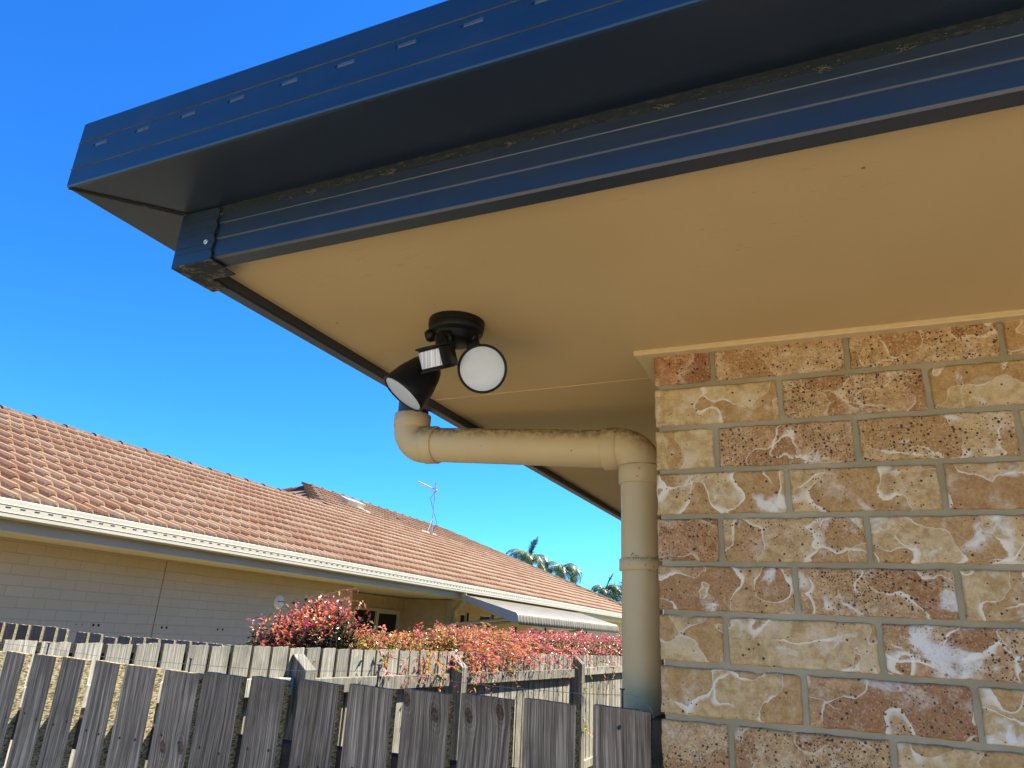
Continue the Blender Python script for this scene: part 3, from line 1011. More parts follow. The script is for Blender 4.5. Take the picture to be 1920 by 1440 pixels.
# near fence: from the house corner to the boundary, seen from its shaded side
FN = 1.42
near = thing("paling_fence", (-1.3, FN, -H), "near grey paling fence between brick corner and boundary, shaded boards with wire on top", "fence")
CX0 = [-.435, -.579, -.721, -.860, -1.003, -1.141, -1.286, -1.439, -1.571, -1.714, -1.832, -1.966, -2.087, -2.211]
CX1 = [-.324, -.470, -.607, -.747, -.888, -1.030, -1.183, -1.316, -1.452, -1.600, -1.737, -1.872, -1.992, -2.125]
CZ = [-.138, -.138, -.140, -.141, -.142, -.143, -.145, -.146, -.149, -.146, -.143, -.142, -.141, -.141]
CX0 += [-2.335, -2.46, -2.585, -2.71]; CX1 += [-2.245, -2.37, -2.495, -2.62]; CZ += [-.142, -.143, -.141, -.143]
KN = {2: (1.020, .038, 1.090, .026), 3: (1.080, .043, 1.008, .018), 8: (1.040, .172, 1.100, .168)}
rp = random.Random(5)
for k, (a, b_, zt_) in enumerate(zip(CX0, CX1, CZ)):
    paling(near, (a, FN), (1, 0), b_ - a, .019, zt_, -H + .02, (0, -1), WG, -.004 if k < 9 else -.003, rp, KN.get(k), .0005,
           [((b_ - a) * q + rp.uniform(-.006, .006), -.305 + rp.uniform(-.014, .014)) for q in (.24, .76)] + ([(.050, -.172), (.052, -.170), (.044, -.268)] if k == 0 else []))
ra = MB()
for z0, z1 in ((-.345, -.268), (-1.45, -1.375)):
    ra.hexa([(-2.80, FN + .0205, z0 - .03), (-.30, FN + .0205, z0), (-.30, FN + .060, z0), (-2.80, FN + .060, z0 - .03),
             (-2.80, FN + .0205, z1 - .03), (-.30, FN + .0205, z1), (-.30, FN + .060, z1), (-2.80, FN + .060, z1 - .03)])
bevel(ra.build("rail", [M["dark_shaded_timber"]], near), .003, 1)
po = MB()
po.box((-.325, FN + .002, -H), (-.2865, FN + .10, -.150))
bevel(po.build("post", [M["dark_shaded_timber"]], near), .003, 1)
po = MB()
po.box((-2.805, FN + .062, -H), (-2.71, FN + .15, -.16))
bevel(po.build("post", [M["grey_weathered_wood"]], near), .003, 1)
NL = [(-.380, -.136, -.105), (-.936, -.141, -.097), (-1.50, -.148, -.118), (-2.05, -.142, -.110)]
for x, za, zb in NL:
    nm = MB()
    nm.tube([(x, FN + .009, za - .03), (x, FN + .009, zb)], .0022, 8)
    nm.lathe([(.0001, .0016), (.0050, .0014), (.0050, -.0006), (.0022, -.001)], (x, FN + .009, zb), (0, 0, 1), 12)
    nm.build("nail", M["nail_steel"], near)
wr = MB()
pts = [(-2.75, FN + .009, -.118)]
for k in range(len(NL) - 1, 0, -1):
    a, b_ = NL[k], NL[k - 1]
    for t in np.linspace(0, 1, 9)[:-1]:
        pts.append((a[0] + (b_[0] - a[0]) * t, FN + .0065, (a[2] - .012) * (1 - t) + (b_[2] - .012) * t - .006 * math.sin(math.pi * t)))
pts += [(-.380, FN + .0065, -.115), (-.365, FN + .004, -.112), (-.340, FN + .002, -.118), (-.322, FN, -.135), (-.318, FN + .001, -.15)]
wr.tube(pts, .0005, 6)
wr.build("wire", M["steel_wire"], near)

# boundary fence: lapped palings, rails and slant-topped posts on our side, sunlit
BX = -2.85
bound = thing("paling_fence", (BX, 7.0, -H), "long sunlit silver paling fence with rails and slant-topped posts below the red shrubs", "fence")
rp = random.Random(8)
y = 1.814 - .147 * 4
k = 0
while k < 92:
    zt_ = -.144 - .0222 * (y - 1.814) + rp.uniform(-.004, .004)
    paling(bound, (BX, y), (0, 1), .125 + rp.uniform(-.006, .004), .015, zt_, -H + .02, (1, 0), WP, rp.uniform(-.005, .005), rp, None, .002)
    y += .147 + rp.uniform(-.003, .003); k += 1
yend = y
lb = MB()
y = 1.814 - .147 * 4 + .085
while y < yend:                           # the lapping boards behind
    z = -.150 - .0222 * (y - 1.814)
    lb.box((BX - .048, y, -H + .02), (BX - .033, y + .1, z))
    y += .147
tag(lb.build("lapped_boards", [M["dark_shaded_timber"]], bound), kind="stuff")
for (y0, y1, a0, a1) in ((1.2, 3.44, -.292, -.335), (3.55, 5.30, -.345, -.382), (5.49, 8.40, -.387, -.442), (8.62, 12.0, -.434, -.492), (12.1, 14.6, -.50, -.545)):
    for dz in (0, -1.02):
        rm = MB()
        rm.hexa([(BX + .002, y0, a0 - .085 + dz), (BX + .046, y0, a0 - .085 + dz), (BX + .046, y1, a1 - .088 + dz), (BX + .002, y1, a1 - .088 + dz),
                 (BX + .002, y0, a0 + dz), (BX + .046, y0, a0 + dz), (BX + .046, y1, a1 + dz), (BX + .002, y1, a1 + dz)])
        o = rm.build("rail", [M["silvered_pale_wood"]], bound)
        bevel(o, .002, 1)
for y0, y1, zb, zf in ((1.15, 1.25, -.18, -.26), (3.447, 3.545, -.210, -.292), (5.390, 5.486, -.242, -.334), (8.490, 8.610, -.300, -.386), (12.02, 12.1, -.38, -.47)):
    pm = MB()
    xa, xb = BX + .002, BX + .108
    vs = [(xa, y0, -H), (xb, y0, -H), (xb, y1, -H), (xa, y1, -H), (xa, y0, zb), (xb, y0, zf), (xb, y1, zf), (xa, y1, zb)]
    pm.hexa(vs)
    bevel(pm.build("post", [M["silvered_pale_wood"]], bound), .003, 1)

# the neighbour's return fence, its shaded face towards us
FA = 3.33
ret = thing("paling_fence", (-4.4, FA, -H), "dark brown paling fence against the cream brick wall, sun catching its board edges", "fence")
rp = random.Random(11)
AX = [-5.95, -5.81, -5.67, -5.53, -5.41, -5.27, -5.135, -4.99, -4.85, -4.71, -4.535, -4.405, -4.27, -4.14, -4.02, -3.895, -3.765, -3.635, -3.505, -3.38, -3.265, -3.14, -3.02]
for k, a in enumerate(AX):
    zt_ = (-.146 - (a + 5.34) * .018) if a < -4.6 else (-.172 - (a + 4.6) * .009)
    w = .105 if k != 9 else .075
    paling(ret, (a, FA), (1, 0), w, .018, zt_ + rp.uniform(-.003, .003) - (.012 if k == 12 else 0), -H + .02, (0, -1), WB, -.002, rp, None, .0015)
rr_ = MB()
rr_.box((-5.96, FA + .0195, -.36), (-2.90, FA + .06, -.28))
rr_.box((-5.96, FA + .0195, -1.4), (-2.90, FA + .06, -1.32))
rr_.build("rail", [M["brown_shaded_wood"]], ret)

# ------------------------------------------------------------------ the neighbouring house, in its own frame: x = w (out towards us), y = u (along its wall)
NROT = Euler((R(-0.6), 0, R(1.0)), 'XYZ')
NM = NROT.to_matrix()
GW, WW = -5.35, -6.05                     # gutter front and wall face
U0, U1 = -1.0, 25.9                       # house ends (eaves)
nb = thing("brick_house", (-9.0, 12.0, -H), "long cream brick house with terracotta tiled hip roof and cream gutter beyond the fence", "house", rot=NROT)
ZGT, ZGB, ZFB, ZSO = .735, .600, .522, .512
UE = 25.2                                 # far wall end
PU0, PU1, PW = 8.72, 11.82, -7.04         # porch recess

w_ = MB()
def quadw(a, b_, z0, z1, holes=()):
    """vertical wall from (w,u) a to b_, split round rectangular holes given as (t0, t1, z0, z1) in metres along the wall"""
    a, b_ = Vector(a), Vector(b_)
    L = (b_ - a).length; d = (b_ - a) / L
    xs = sorted({0, L, *[h[0] for h in holes], *[h[1] for h in holes]})
    zs = sorted({z0, z1, *[h[2] for h in holes], *[h[3] for h in holes]})
    for i in range(len(xs) - 1):
        for j in range(len(zs) - 1):
            cx_, cz_ = (xs[i] + xs[i + 1]) / 2, (zs[j] + zs[j + 1]) / 2
            if any(h[0] < cx_ < h[1] and h[2] < cz_ < h[3] for h in holes): continue
            p, q = a + d * xs[i], a + d * xs[i + 1]
            w_.add([(p.x, p.y, zs[j]), (q.x, q.y, zs[j]), (q.x, q.y, zs[j + 1]), (p.x, p.y, zs[j + 1])], [(0, 1, 2, 3)], 0)
HB = -H - .3
WIN = [(12.20, 12.55, -1.1, .32), (13.05, 13.72, -.55, .335), (14.45, 15.0, -1.2, .14), (15.9, 16.9, -.5, .18), (19.0, 20.4, -.5, .30)]
quadw((WW, PU0), (WW, U0 + .6), HB, ZSO + .01)
quadw((PW, PU0), (WW, PU0), HB, ZSO + .01)
quadw((WW, UE), (WW, PU1), HB, ZSO + .01, [(UE - b_, UE - a, c, d) for a, b_, c, d in WIN])
quadw((-13.0, UE), (WW, UE), HB, ZSO + .01)
quadw((WW, U0 + .6), (-13.0, U0 + .6), HB, ZSO + .01)
quadw((-13.0, U0 + .6), (-13.0, UE), HB, ZSO + .01)
# expansion joint and the paired fixing holes are shallow sunk slots in front of nothing: small dark plugs
w_.box((WW - .004, 5.405, HB), (WW + .0015, 5.417, ZSO), 3)
for u in (4.584, 4.640, 4.754, 4.806, 5.515, 5.575, 6.267, 6.340):
    r = .006 if u < 4.7 else .0125
    w_.lathe([(r, .0012), (.0001, .0014)], (WW, u, -.124), (1, 0, 0), 10, 2)
w_.build("wall", [M["far_brick"], M["cream_render"], M["rubber_seam"], M["joint_sealant"]], nb)
pw = MB()
pwin = (10.20, 11.66, -.75, .29)
for a, b_, c, d in ((PU0, pwin[0], HB, ZSO), (pwin[1], PU1, HB, ZSO), (pwin[0], pwin[1], pwin[3], ZSO), (pwin[0], pwin[1], HB, pwin[2])):
    pw.add([(PW, a, c), (PW, b_, c), (PW, b_, d), (PW, a, d)], [(3, 2, 1, 0)])
pw.add([(PW, PU1, HB), (WW, PU1, HB), (WW, PU1, ZSO), (PW, PU1, ZSO)], [(0, 1, 2, 3)])
pw.build("porch_wall", M["cream_render"], nb)
bo = MB()                                 # corner post of the porch
bo.box((WW - .06, PU1 - .09, HB), (WW + .012, PU1 - .003, ZSO))
bevel(bo.build("corner_post", M["grey_cream_fascia"], nb), .004, 1)

def window(xw, u0, u1, z0, z1, split=True):
    fm = MB()
    t = .045
    parts = [(u0, u0 + t, z0, z1), (u1 - t, u1, z0, z1), (u0 + t, u1 - t, z0, z0 + t), (u0 + t, u1 - t, z1 - t, z1)]
    if split:
        mid = (u0 + u1) / 2
        parts += [(mid - .035, mid + .035, z0 + t, z1 - t)]
        fm.box((xw - .030, mid + .035, z1 - t - .03), (xw + .006, u1 - t, z1 - t))
    for a, b_, c, d in parts: fm.box((xw - .04, a, c), (xw + .012, b_, d))
    fo = fm.build("window", M["window_frame_cream"], nb)
    gm = MB()
    gm.box((xw - .034, u0 + .02, z0 + .02), (xw - .026, u1 - .02, z1 - .02))
    gm.build("pane", M["glass"], fo)
    return fo
window(PW + .01, *pwin)
for a, b_, c, d in WIN: window(WW - .05, a, b_, c, d, b_ - a > .9)

# soffit, fascia, gutter
sm = MB()
sm.box((-13.6, U0 + .02, ZSO + .012), (GW - .13, UE + .55, ZSO + .022))
sm.build("soffit", M["cream_soffit_paint"], nb)
fm = MB()
fm.box((GW - .145, U0, ZFB), (GW - .122, UE + .58, .72))
fm.box((-13.6, UE + .56, ZFB), (GW - .146, UE + .58, .72))
fm.box((-13.6, U0, ZFB), (GW - .146, U0 + .02, .72))
fm.build("fascia", M["grey_cream_fascia"], nb)
gm = MB()
prof = [(-.118, ZGB), (-.006, ZGB), (0, ZGB + .006), (0, ZGB + .034), (.004, ZGB + .037), (.004, ZGB + .040), (0, ZGB + .043),
        (0, ZGB + .088), (.004, ZGB + .091), (.004, ZGB + .094), (0, ZGB + .097), (0, ZGT - .006), (-.004, ZGT), (-.018, ZGT), (-.018, ZGT - .012), (-.006, ZGT - .012), (-.006, ZGB + .01), (-.118, ZGB + .01)]
vs = [(GW + o, U0, z) for o, z in prof] + [(GW + o, U1 - .05 + o, z) for o, z in prof] + [(-13.9, U1 - .05 + o, z) for o, z in prof]
n_ = len(prof)
gm.add(vs, [(r * n_ + k, (r + 1) * n_ + k, (r + 1) * n_ + (k + 1) % n_, r * n_ + (k + 1) % n_) for r in range(2) for k in range(n_)], 0)
u = 2.3
while u < 14:
    gm.box((GW - .001, u, ZGB + .070), (GW + .0022, u + .038, ZGB + .077), 1)
    u += .1085
gm.build("gutter", [M["cream_metal_paint"], M["rubber_seam"]], nb)
dm = MB()
dm.tube([(GW - .055, 10.98, ZGB + .02), (GW - .055, 10.98, ZGB - .06), (GW - .09, 11.06, ZGB - .12), (-5.93, 11.72, .34), (-5.985, 11.86, .26), (-5.99, 11.87, .18), (-5.99, 11.87, HB)], .045, 18)
dm.build("downpipe", M["cream_metal_paint"], nb)
vm = MB()
vm.lathe([(.085, 0), (.085, .010), (.078, .022), (.05, .034), (.0005, .038)], (WW, 7.18, .215), (1, 0, 0), 28)
vent = vm.build("wall_vent", M["white_vent_plastic"], nb)
vs_ = MB()
vs_.box((WW + .0385, 7.118, .213), (WW + .0405, 7.245, .226))
vs_.build("vent_slot", M["joint_sealant"], vent)

# tiled roof: every course is a stepped, rolled strip
PT = math.tan(R(23)); CS = math.cos(R(23)); SN = math.sin(R(23))
RW1, RW2 = -8.99, -10.95                  # near and far ridge lines
UJ = 11.55                                # where the higher roof begins
HIPU = U1
ZE = ZGT - .052
def roofz(w): return ZE + PT * (GW - .02 - w)
tm = MB()
gauge = .325
roll = .150
rt_ = np.random.default_rng(21)
ncol = int((U1 - U0) / .3) + 2
slope_len = lambda w: (GW - .02 - w) / CS
nrow = int(slope_len(RW2) / gauge) + 1
tv, tf, ta = [], [], []
for r in range(nrow):
    s0, s1 = r * gauge + (.02 if r == 0 else 0), (r + 1) * gauge + .02
    w0, w1 = GW - .02 - s0 * CS, GW - .02 - s1 * CS
    ulo = U0
    if w1 < RW1 - .02: ulo = UJ + max(0, (RW1 - w0)) * 1.0 - .06
    uhi = HIPU - (GW - w0)
    step = roll / 8
    nu = int((uhi - ulo) / step)
    if nu < 4: continue
    us = ulo + np.arange(nu + 1) * step
    sh = .15 * (r % 2)
    phase = ((us + sh) / roll) % 1.0
    prof = np.where(phase < .62, np.sin(np.pi * phase / .62) ** .75 * .056, -.006 * np.sin(np.pi * (phase - .62) / .38))
    tile = np.floor((us + sh) / .3).astype(int)
    rnd_a = rt_.random(ncol * 3)[tile - tile.min()]
    rnd_b = rt_.random(ncol * 3)[tile - tile.min()]
    jit = (rt_.random(ncol * 3)[tile - tile.min()] - .5) * .012
    lines = []
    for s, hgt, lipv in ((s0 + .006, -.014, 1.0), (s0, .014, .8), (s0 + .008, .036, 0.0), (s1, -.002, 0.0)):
        ww = GW - .02 - (s + (jit if s < s1 - .1 else 0)) * CS
        zz = ZE + (s * SN) + (hgt + prof) * CS
        ww = ww + (hgt + prof) * SN
        ln = np.stack([ww, us, zz if np.ndim(zz) else np.full(nu + 1, zz)], 1)
        at = np.stack([rnd_a, rnd_b, np.full(nu + 1, lipv), np.ones(nu + 1)], 1)
        lines.append((ln, at))
    b0 = sum(len(x) for x in tv)
    for ln, at in lines: tv.append(ln); ta.append(at)
    idx = np.arange(nu)
    for k in range(3):
        a = b0 + k * (nu + 1) + idx
        tf.append(np.stack([a, a + 1, a + nu + 2, a + nu + 1], 1))
V_, F_, A_ = np.concatenate(tv), np.concatenate(tf), np.concatenate(ta)
off = np.array(ORG[nb.name])
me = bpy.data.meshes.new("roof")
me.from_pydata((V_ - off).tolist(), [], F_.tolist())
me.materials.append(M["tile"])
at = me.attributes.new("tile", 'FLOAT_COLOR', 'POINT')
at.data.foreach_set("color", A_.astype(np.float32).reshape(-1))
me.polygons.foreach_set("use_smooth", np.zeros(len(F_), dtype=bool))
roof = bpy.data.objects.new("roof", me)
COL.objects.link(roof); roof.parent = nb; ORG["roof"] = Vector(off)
ORG[roof.name] = Vector(off)
# back slopes and hip ends (plain undersides of the same roof, tiled material)
bs = MB()
zr1, zr2 = roofz(RW1), roofz(RW2)
ul = U0
bs.add([(RW1, ul, zr1), (RW1, UJ + .3, zr1), (RW1 - 3.6, UJ + .3, zr1 - 3.6 * PT), (RW1 - 3.6, ul, zr1 - 3.6 * PT)], [(3, 2, 1, 0)])
ua = UJ + (RW1 - RW2)
bs.add([(RW2, ua, zr2), (RW1 - .02, UJ, zr1 - .01), (RW1 - 1.5, UJ - 1.5, zr1 - 1.5 * PT), (RW2 - 5.4, ua - 5.4, zr2 - 5.4 * PT)], [(0, 1, 2), (0, 2, 3)])
ue = HIPU - (GW - RW2)
bs.add([(RW2, ua, zr2), (RW2, ue, zr2), (RW2 - 5.6, HIPU, zr2 - 5.6 * PT), (RW2 - 5.6, ua - 5.4, zr2 - 5.6 * PT)], [(3, 2, 1, 0)])
bs.add([(RW2, ue, zr2), (GW, HIPU, ZE), (RW2 - 5.6, HIPU, zr2 - 5.6 * PT)], [(0, 1, 2)])
bs.build("roof_back", M["tile"], roof)
rg = MB()
def caps(a, b_, L=.42, r0=.095, r1=.115):
    a, b_ = Vector(a), Vector(b_)
    d = (b_ - a).normalized(); n = int((b_ - a).length / L)
    L = (b_ - a).length / max(n, 1)
    side = d.cross(Vector((0, 0, 1))).normalized(); upv = side.cross(d)
    for k in range(n):
        p, q = a + d * (L * k - .03), a + d * L * (k + 1)
        ring_a, ring_b, ring_c = [], [], []
        for t in np.linspace(-10, 190, 13):
            o = side * math.cos(R(t)) + upv * math.sin(R(t)) * .9
            ring_a.append(p + o * r1); ring_b.append(q + o * r0); ring_c.append(p + o * (r1 - .022))
        m_ = len(ring_a)
        rg.add(ring_a + ring_b + ring_c, [(i, i + 1, m_ + i + 1, m_ + i) for i in range(m_ - 1)] + [(i + 1, i, 2 * m_ + i, 2 * m_ + i + 1) for i in range(m_ - 1)], 0, False)
cz = -.02
caps((RW1, U0 + .2, zr1 + cz), (RW1, UJ - .1, zr1 + cz))
caps((RW1, UJ, zr1 + cz), (RW2, ua, zr2 + cz))
caps((RW2, ua, zr2 + cz), (RW2 - 3.4, ua - 3.4, zr2 - 3.4 * PT + cz))
caps((RW2, ua, zr2 + cz), (RW2, ue, zr2 + cz))
caps((GW + .02, HIPU + .02, ZE + .04), (RW2, ue, zr2 + cz))
rg.build("ridge_cap", M["ridge"], roof)
# flat roof light and its long flashing
def on_roof(w, u, h): return Vector((w + h * SN, u, ZE + (GW - .02 - w) * PT + h * CS))
vt = MB()
def slab(w0, w1, u0, u1, h0, h1, mat=0):
    p = [on_roof(w0, u0, h0), on_roof(w1, u0, h0), on_roof(w1, u1, h0), on_roof(w0, u1, h0), on_roof(w0, u0, h1), on_roof(w1, u0, h1), on_roof(w1, u1, h1), on_roof(w0, u1, h1)]
    vt.hexa([p[1], p[0], p[3], p[2], p[5], p[4], p[7], p[6]], mat)
slab(-10.02, -9.76, 13.35, 14.05, .0, .17)
slab(-9.97, -9.81, 13.48, 13.92, .168, .176, 1)
slab(-9.76, -9.50, 13.75, 13.98, .03, .075)
slab(-9.50, -9.36, 13.8, 14.45, .03, .062)
vt.build("roof_vent", [M["cream_metal_paint"], M["galvanised_steel"]], nb)

# television antenna standing on the tiles
AB = on_roof(-9.20, 16.45, .03)
ant = thing("tv_antenna", AB, "thin grey television antenna on a mast rising from the terracotta roof", "antenna", rot=NROT)
a = MB()
MH = 1.42
a.tube([AB, AB + Vector((.0, .0, MH))], .016, 10)
for q in ((-.5, .25, .22), (.05, -.35, -.03)):
    a.tube([AB + Vector((0, 0, .45)), AB + Vector(q)], .006, 6)
a.build("mast", M["galvanised_steel"], ant)
a = MB()
bd = Vector((-.80, -.45, .36)).normalized()
T = AB + Vector((0, 0, MH - .22))
a.tube([T - bd * .06, T + bd * .52], .024, 10)
a.build("boom", M["galvanised_steel"], ant)
a = MB()
lat = Vector((-.87, -.49, 0))
for hgt, ln in ((.19, .20), (.09, .18), (-.05, .13), (-.14, .19), (-.22, .17)):
    c = Vector((T.x, T.y, T.z + hgt))
    a.tube([c - lat * ln, c + lat * ln * .9], .0055, 6)
a.build("dipole", M["galvanised_steel"], ant)
a = MB()
a.tube([AB + Vector((.02, .02, 1.2)), AB + Vector((-.05, -.14, .95)), AB + Vector((-.04, .10, .6)), AB + Vector((.06, .13, .35)), AB + Vector((.0, .02, .03))], .006, 6)
a.build("cable", M["rubber_seam"], ant)
a = MB()
a.box(AB + Vector((-.10, -.12, -.04)), AB + Vector((.10, .10, .03)))
a.box(AB + Vector((-.12, -.55, .02)), AB + Vector((.02, -.14, .06)))
a.build("foot_plate", M["cream_metal_paint"], ant)

# awning with a rolled, fluted front edge
UA0, UA1 = 10.96, 17.42
aw = thing("window_awning", (WW, 14.0, .0), "cream metal awning with fluted rolled front edge below the tiled roof", "awning", rot=NROT)
pr = [(-5.475, .585), (-4.50, .335)]
for t in np.linspace(0, 80, 7):
    pr.append((-4.50 + .085 * math.sin(R(t)) + .012, .335 - .085 + .085 * math.cos(R(t)) - .004))
pr += [(-4.395, .20), (-4.390, .150)]
am = MB()
nu = 260
vs = []
for (w, z) in pr:
    for k in range(nu + 1):
        u = UA0 + (UA1 - UA0) * k / nu
        fl = .010 * math.cos(2 * math.pi * u / .14)
        curved = w > -4.49
        e = fl * (1.6 if curved else .35)
        drop = -.018 * (.5 + .5 * math.cos(2 * math.pi * u / .14)) if z == .150 else 0
        vs.append((w + e * (1 if curved else .2), u, z + drop + e * (.25 if curved else 1)))
fs = [(i * (nu + 1) + k, i * (nu + 1) + k + 1, (i + 1) * (nu + 1) + k + 1, (i + 1) * (nu + 1) + k) for i in range(len(pr) - 1) for k in range(nu)]
am.add(vs, fs, 0, True)
canopy = am.build("canopy", M["awning_enamel"], aw)
so_ = canopy.modifiers.new("thickness", 'SOLIDIFY'); so_.thickness = .004
for u in (UA0 - .012, UA1 + .002):
    em = MB()
    pts = [(-5.475, .590)] + pr[1:-1]
    low = [(-4.415, .15), (-4.52, .175), (-5.475, .50)]
    poly = pts + low
    vs = [(w, u, z + .004) for w, z in poly] + [(w, u + .010, z + .004) for w, z in poly]
    n_ = len(poly)
    em.add(vs, [tuple(range(n_)), tuple(reversed(range(n_, 2 * n_)))] + [(k, n_ + k, n_ + (k + 1) % n_, (k + 1) % n_) for k in range(n_)])
    em.build("end_panel", M["grey_cream_fascia"], aw)
for u in (UA0 + .25, UA0 + 1.0, UA1 - .3):
    sm2 = MB()
    sm2.tube([(WW + .02, u, .05), (-4.50, u, .245)], .028, 10)
    sm2.build("support_arm", M["cream_metal_paint"], aw)

# ------------------------------------------------------------------ planting
def leaf_mesh(name, P, D, N, L, W, C, mat, parent, fold=.25):
    """P base points, D directions, N normals, L lengths, W widths, C colours (arrays)"""
    D = D / np.linalg.norm(D, axis=1, keepdims=True)
    S = np.cross(D, N); S /= np.maximum(np.linalg.norm(S, axis=1, keepdims=True), 1e-6)
    U = np.cross(S, D)
    n = len(P)
    L, W = L[:, None], W[:, None]
    droop = -.18 * L * np.array([[0, 0, 1.0]])
    v = np.stack([P, P + D * L * .42 + S * W * .5 + U * W * fold, P + D * L + droop, P + D * L * .42 - S * W * .5 + U * W * fold, P + D * L * .5 + droop * .3], 1)
    v = v.reshape(-1, 3)
    b = np.arange(n)[:, None] * 5
    f = np.concatenate([b + np.array([[0, 1, 4]]), b + np.array([[1, 2, 4]]), b + np.array([[0, 4, 3]]), b + np.array([[4, 2, 3]])], 0)
    org = np.array(ORG[parent.name]) if parent is not None else 0
    me = bpy.data.meshes.new(name)
    me.from_pydata((v - org).tolist(), [], f.tolist())
    me.materials.append(mat)
    at = me.attributes.new("leaf", 'FLOAT_COLOR', 'POINT')
    c = np.concatenate([np.repeat(C, 5, 0), np.ones((n * 5, 1))], 1)
    at.data.foreach_set("color", c.astype(np.float32).reshape(-1))
    o = bpy.data.objects.new(name, me)
    COL.objects.link(o); o.parent = parent
    return o

PAL = {"crimson": (.46, .055, .055), "red": (.60, .12, .075), "coral": (.74, .29, .17), "orange": (.72, .35, .09), "gold": (.66, .43, .07),
       "lime": (.36, .40, .06), "green": (.08, .12, .028), "dark": (.016, .026, .010), "pink": (.68, .13, .19), "rose": (.76, .30, .30), "plum": (.17, .03, .04)}  # dark: leaf green with the shade inside the shrubs put in
TOP = np.array([(3.60, -.16), (3.66, -.09), (3.74, -.02), (3.85, .02), (3.95, .035), (4.05, .075), (4.06, .105), (4.14, .115), (4.20, .06), (4.26, -.01), (4.34, -.06), (4.75, -.090), (5.05, -.095), (5.27, -.115), (5.45, -.075), (5.72, -.04),
                (6.03, -.045), (6.35, -.03), (6.6, -.025), (6.85, -.035), (7.36, -.06), (7.8, -.05), (8.3, -.075), (9.05, -.05), (9.92, -.055), (10.95, -.075), (12.4, -.12), (14, -.15)])

def shrub(name, label, y0, y1, mixtop, mixlow, nshoot, lean=0.0, seed=1, spill=0.0, hi_band=.19, twigs=()):
    rg_ = np.random.default_rng(seed)
    root = thing(name, ((BX - .45), (y0 + y1) / 2, -H), label, "shrub", "red-leaved shrubs along the boundary fence")
    P, D, N, L, W, C = [], [], [], [], [], []
    st = MB()
    def pick(mx):
        k = list(mx); p = np.array([mx[q] for q in k], float); p /= p.sum()
        return np.array(PAL[k[rg_.choice(len(k), p=p)]]) * rg_.uniform(.65, 1.3)
    for s in range(nshoot):
        yy = rg_.uniform(y0, y1)
        top = np.interp(yy, TOP[:, 0], TOP[:, 1]) + rg_.normal(0, .028)
        depth = rg_.random()
        xx = BX - .13 - depth * .42
        # the outline sinks towards the front and back of the row
        zt_ = top - .10 * (abs(depth - .45) / .55) ** 2 - rg_.exponential(.05)
        kind = rg_.random()
        sp = kind < spill
        base = np.array([xx - .02, yy + rg_.normal(0, .06), zt_ - rg_.uniform(.25, .40)])
        tip = np.array([xx + rg_.normal(.02, .06), yy + rg_.normal(0, .07), zt_])
        if sp:
            base = np.array([BX - .1, yy, zt_ - .12]); tip = np.array([BX + rg_.uniform(.03, .16), yy + rg_.normal(0, .1), zt_ - rg_.uniform(.10, .30)])
        nl = rg_.integers(12, 22)
        for k in range(nl):
            t = (k + rg_.random()) / nl
            p = base + (tip - base) * t + np.array([0, 0, .05 * math.sin(math.pi * t)])
            hgt = p[2] - (top - .34)
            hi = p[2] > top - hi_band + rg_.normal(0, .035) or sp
            an = rg_.uniform(0, 6.283)
            d = np.array([math.cos(an), math.sin(an), rg_.uniform(-.35, .75)])
            d = d + (tip - base) / np.linalg.norm(tip - base) * .5
            ln = rg_.uniform(.018, .036) * (1.0 + .7 * (rg_.random() < .2))
            P.append(p); D.append(d); N.append(np.array([rg_.normal(0, .5), rg_.normal(0, .5), 1.0])); L.append(ln); W.append(ln * rg_.uniform(.30, .46))
            C.append(pick(mixtop if hi else mixlow))
        if s % 3 == 0: st.tube([base, (base + tip) / 2 + np.array([0, 0, .02]), tip], [.004, .003, .0015], 5, caps=False)
    # inner leaves down to the ground; the dark ones hold the shrub's inner shade
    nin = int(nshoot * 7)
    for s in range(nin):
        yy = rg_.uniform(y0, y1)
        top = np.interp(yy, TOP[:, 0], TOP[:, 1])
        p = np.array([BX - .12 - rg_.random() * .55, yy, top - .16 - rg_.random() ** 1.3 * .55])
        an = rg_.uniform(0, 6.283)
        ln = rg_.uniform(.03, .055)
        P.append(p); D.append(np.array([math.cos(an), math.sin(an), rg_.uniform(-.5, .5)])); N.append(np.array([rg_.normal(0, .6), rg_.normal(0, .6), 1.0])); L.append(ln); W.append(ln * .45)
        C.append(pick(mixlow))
    for tw in twigs:
        pts = [np.array(q) for q in tw]
        st.tube(pts, [.0030] + [.0018] * (len(pts) - 1), 5, caps=False)
        for k in range(len(pts) - 1):
            for t in np.linspace(.15, 1, 4):
                if rg_.random() < .78:
                    p = pts[k] + (pts[k + 1] - pts[k]) * t
                    an = rg_.uniform(0, 6.283); ln = rg_.uniform(.028, .045)
                    P.append(p); D.append(np.array([math.cos(an) * .6, math.sin(an) * .6, rg_.uniform(-1.1, .1)])); N.append(np.array([rg_.normal(0, .5), rg_.normal(0, .5), 1.0])); L.append(ln); W.append(ln * .42)
                    C.append(pick({"crimson": 2, "coral": 2, "orange": 1, "gold": .7}))
    for k in range(5):
        yy = y0 + (y1 - y0) * (k + .5) / 5
        st.tube([(BX - .45, yy, -H), (BX - .42 + rg_.normal(0, .05), yy + rg_.normal(0, .08), -1.0), (BX - .40 + rg_.normal(0, .1), yy + rg_.normal(0, .12), -.3)], [.016, .012, .006], 7)
    leaf_mesh("foliage", np.array(P), np.array(D), np.array(N), np.array(L), np.array(W), np.array(C), M["leaf_surface"], root)
    st.build("stem", M["stem_red_brown"], root)
    return root

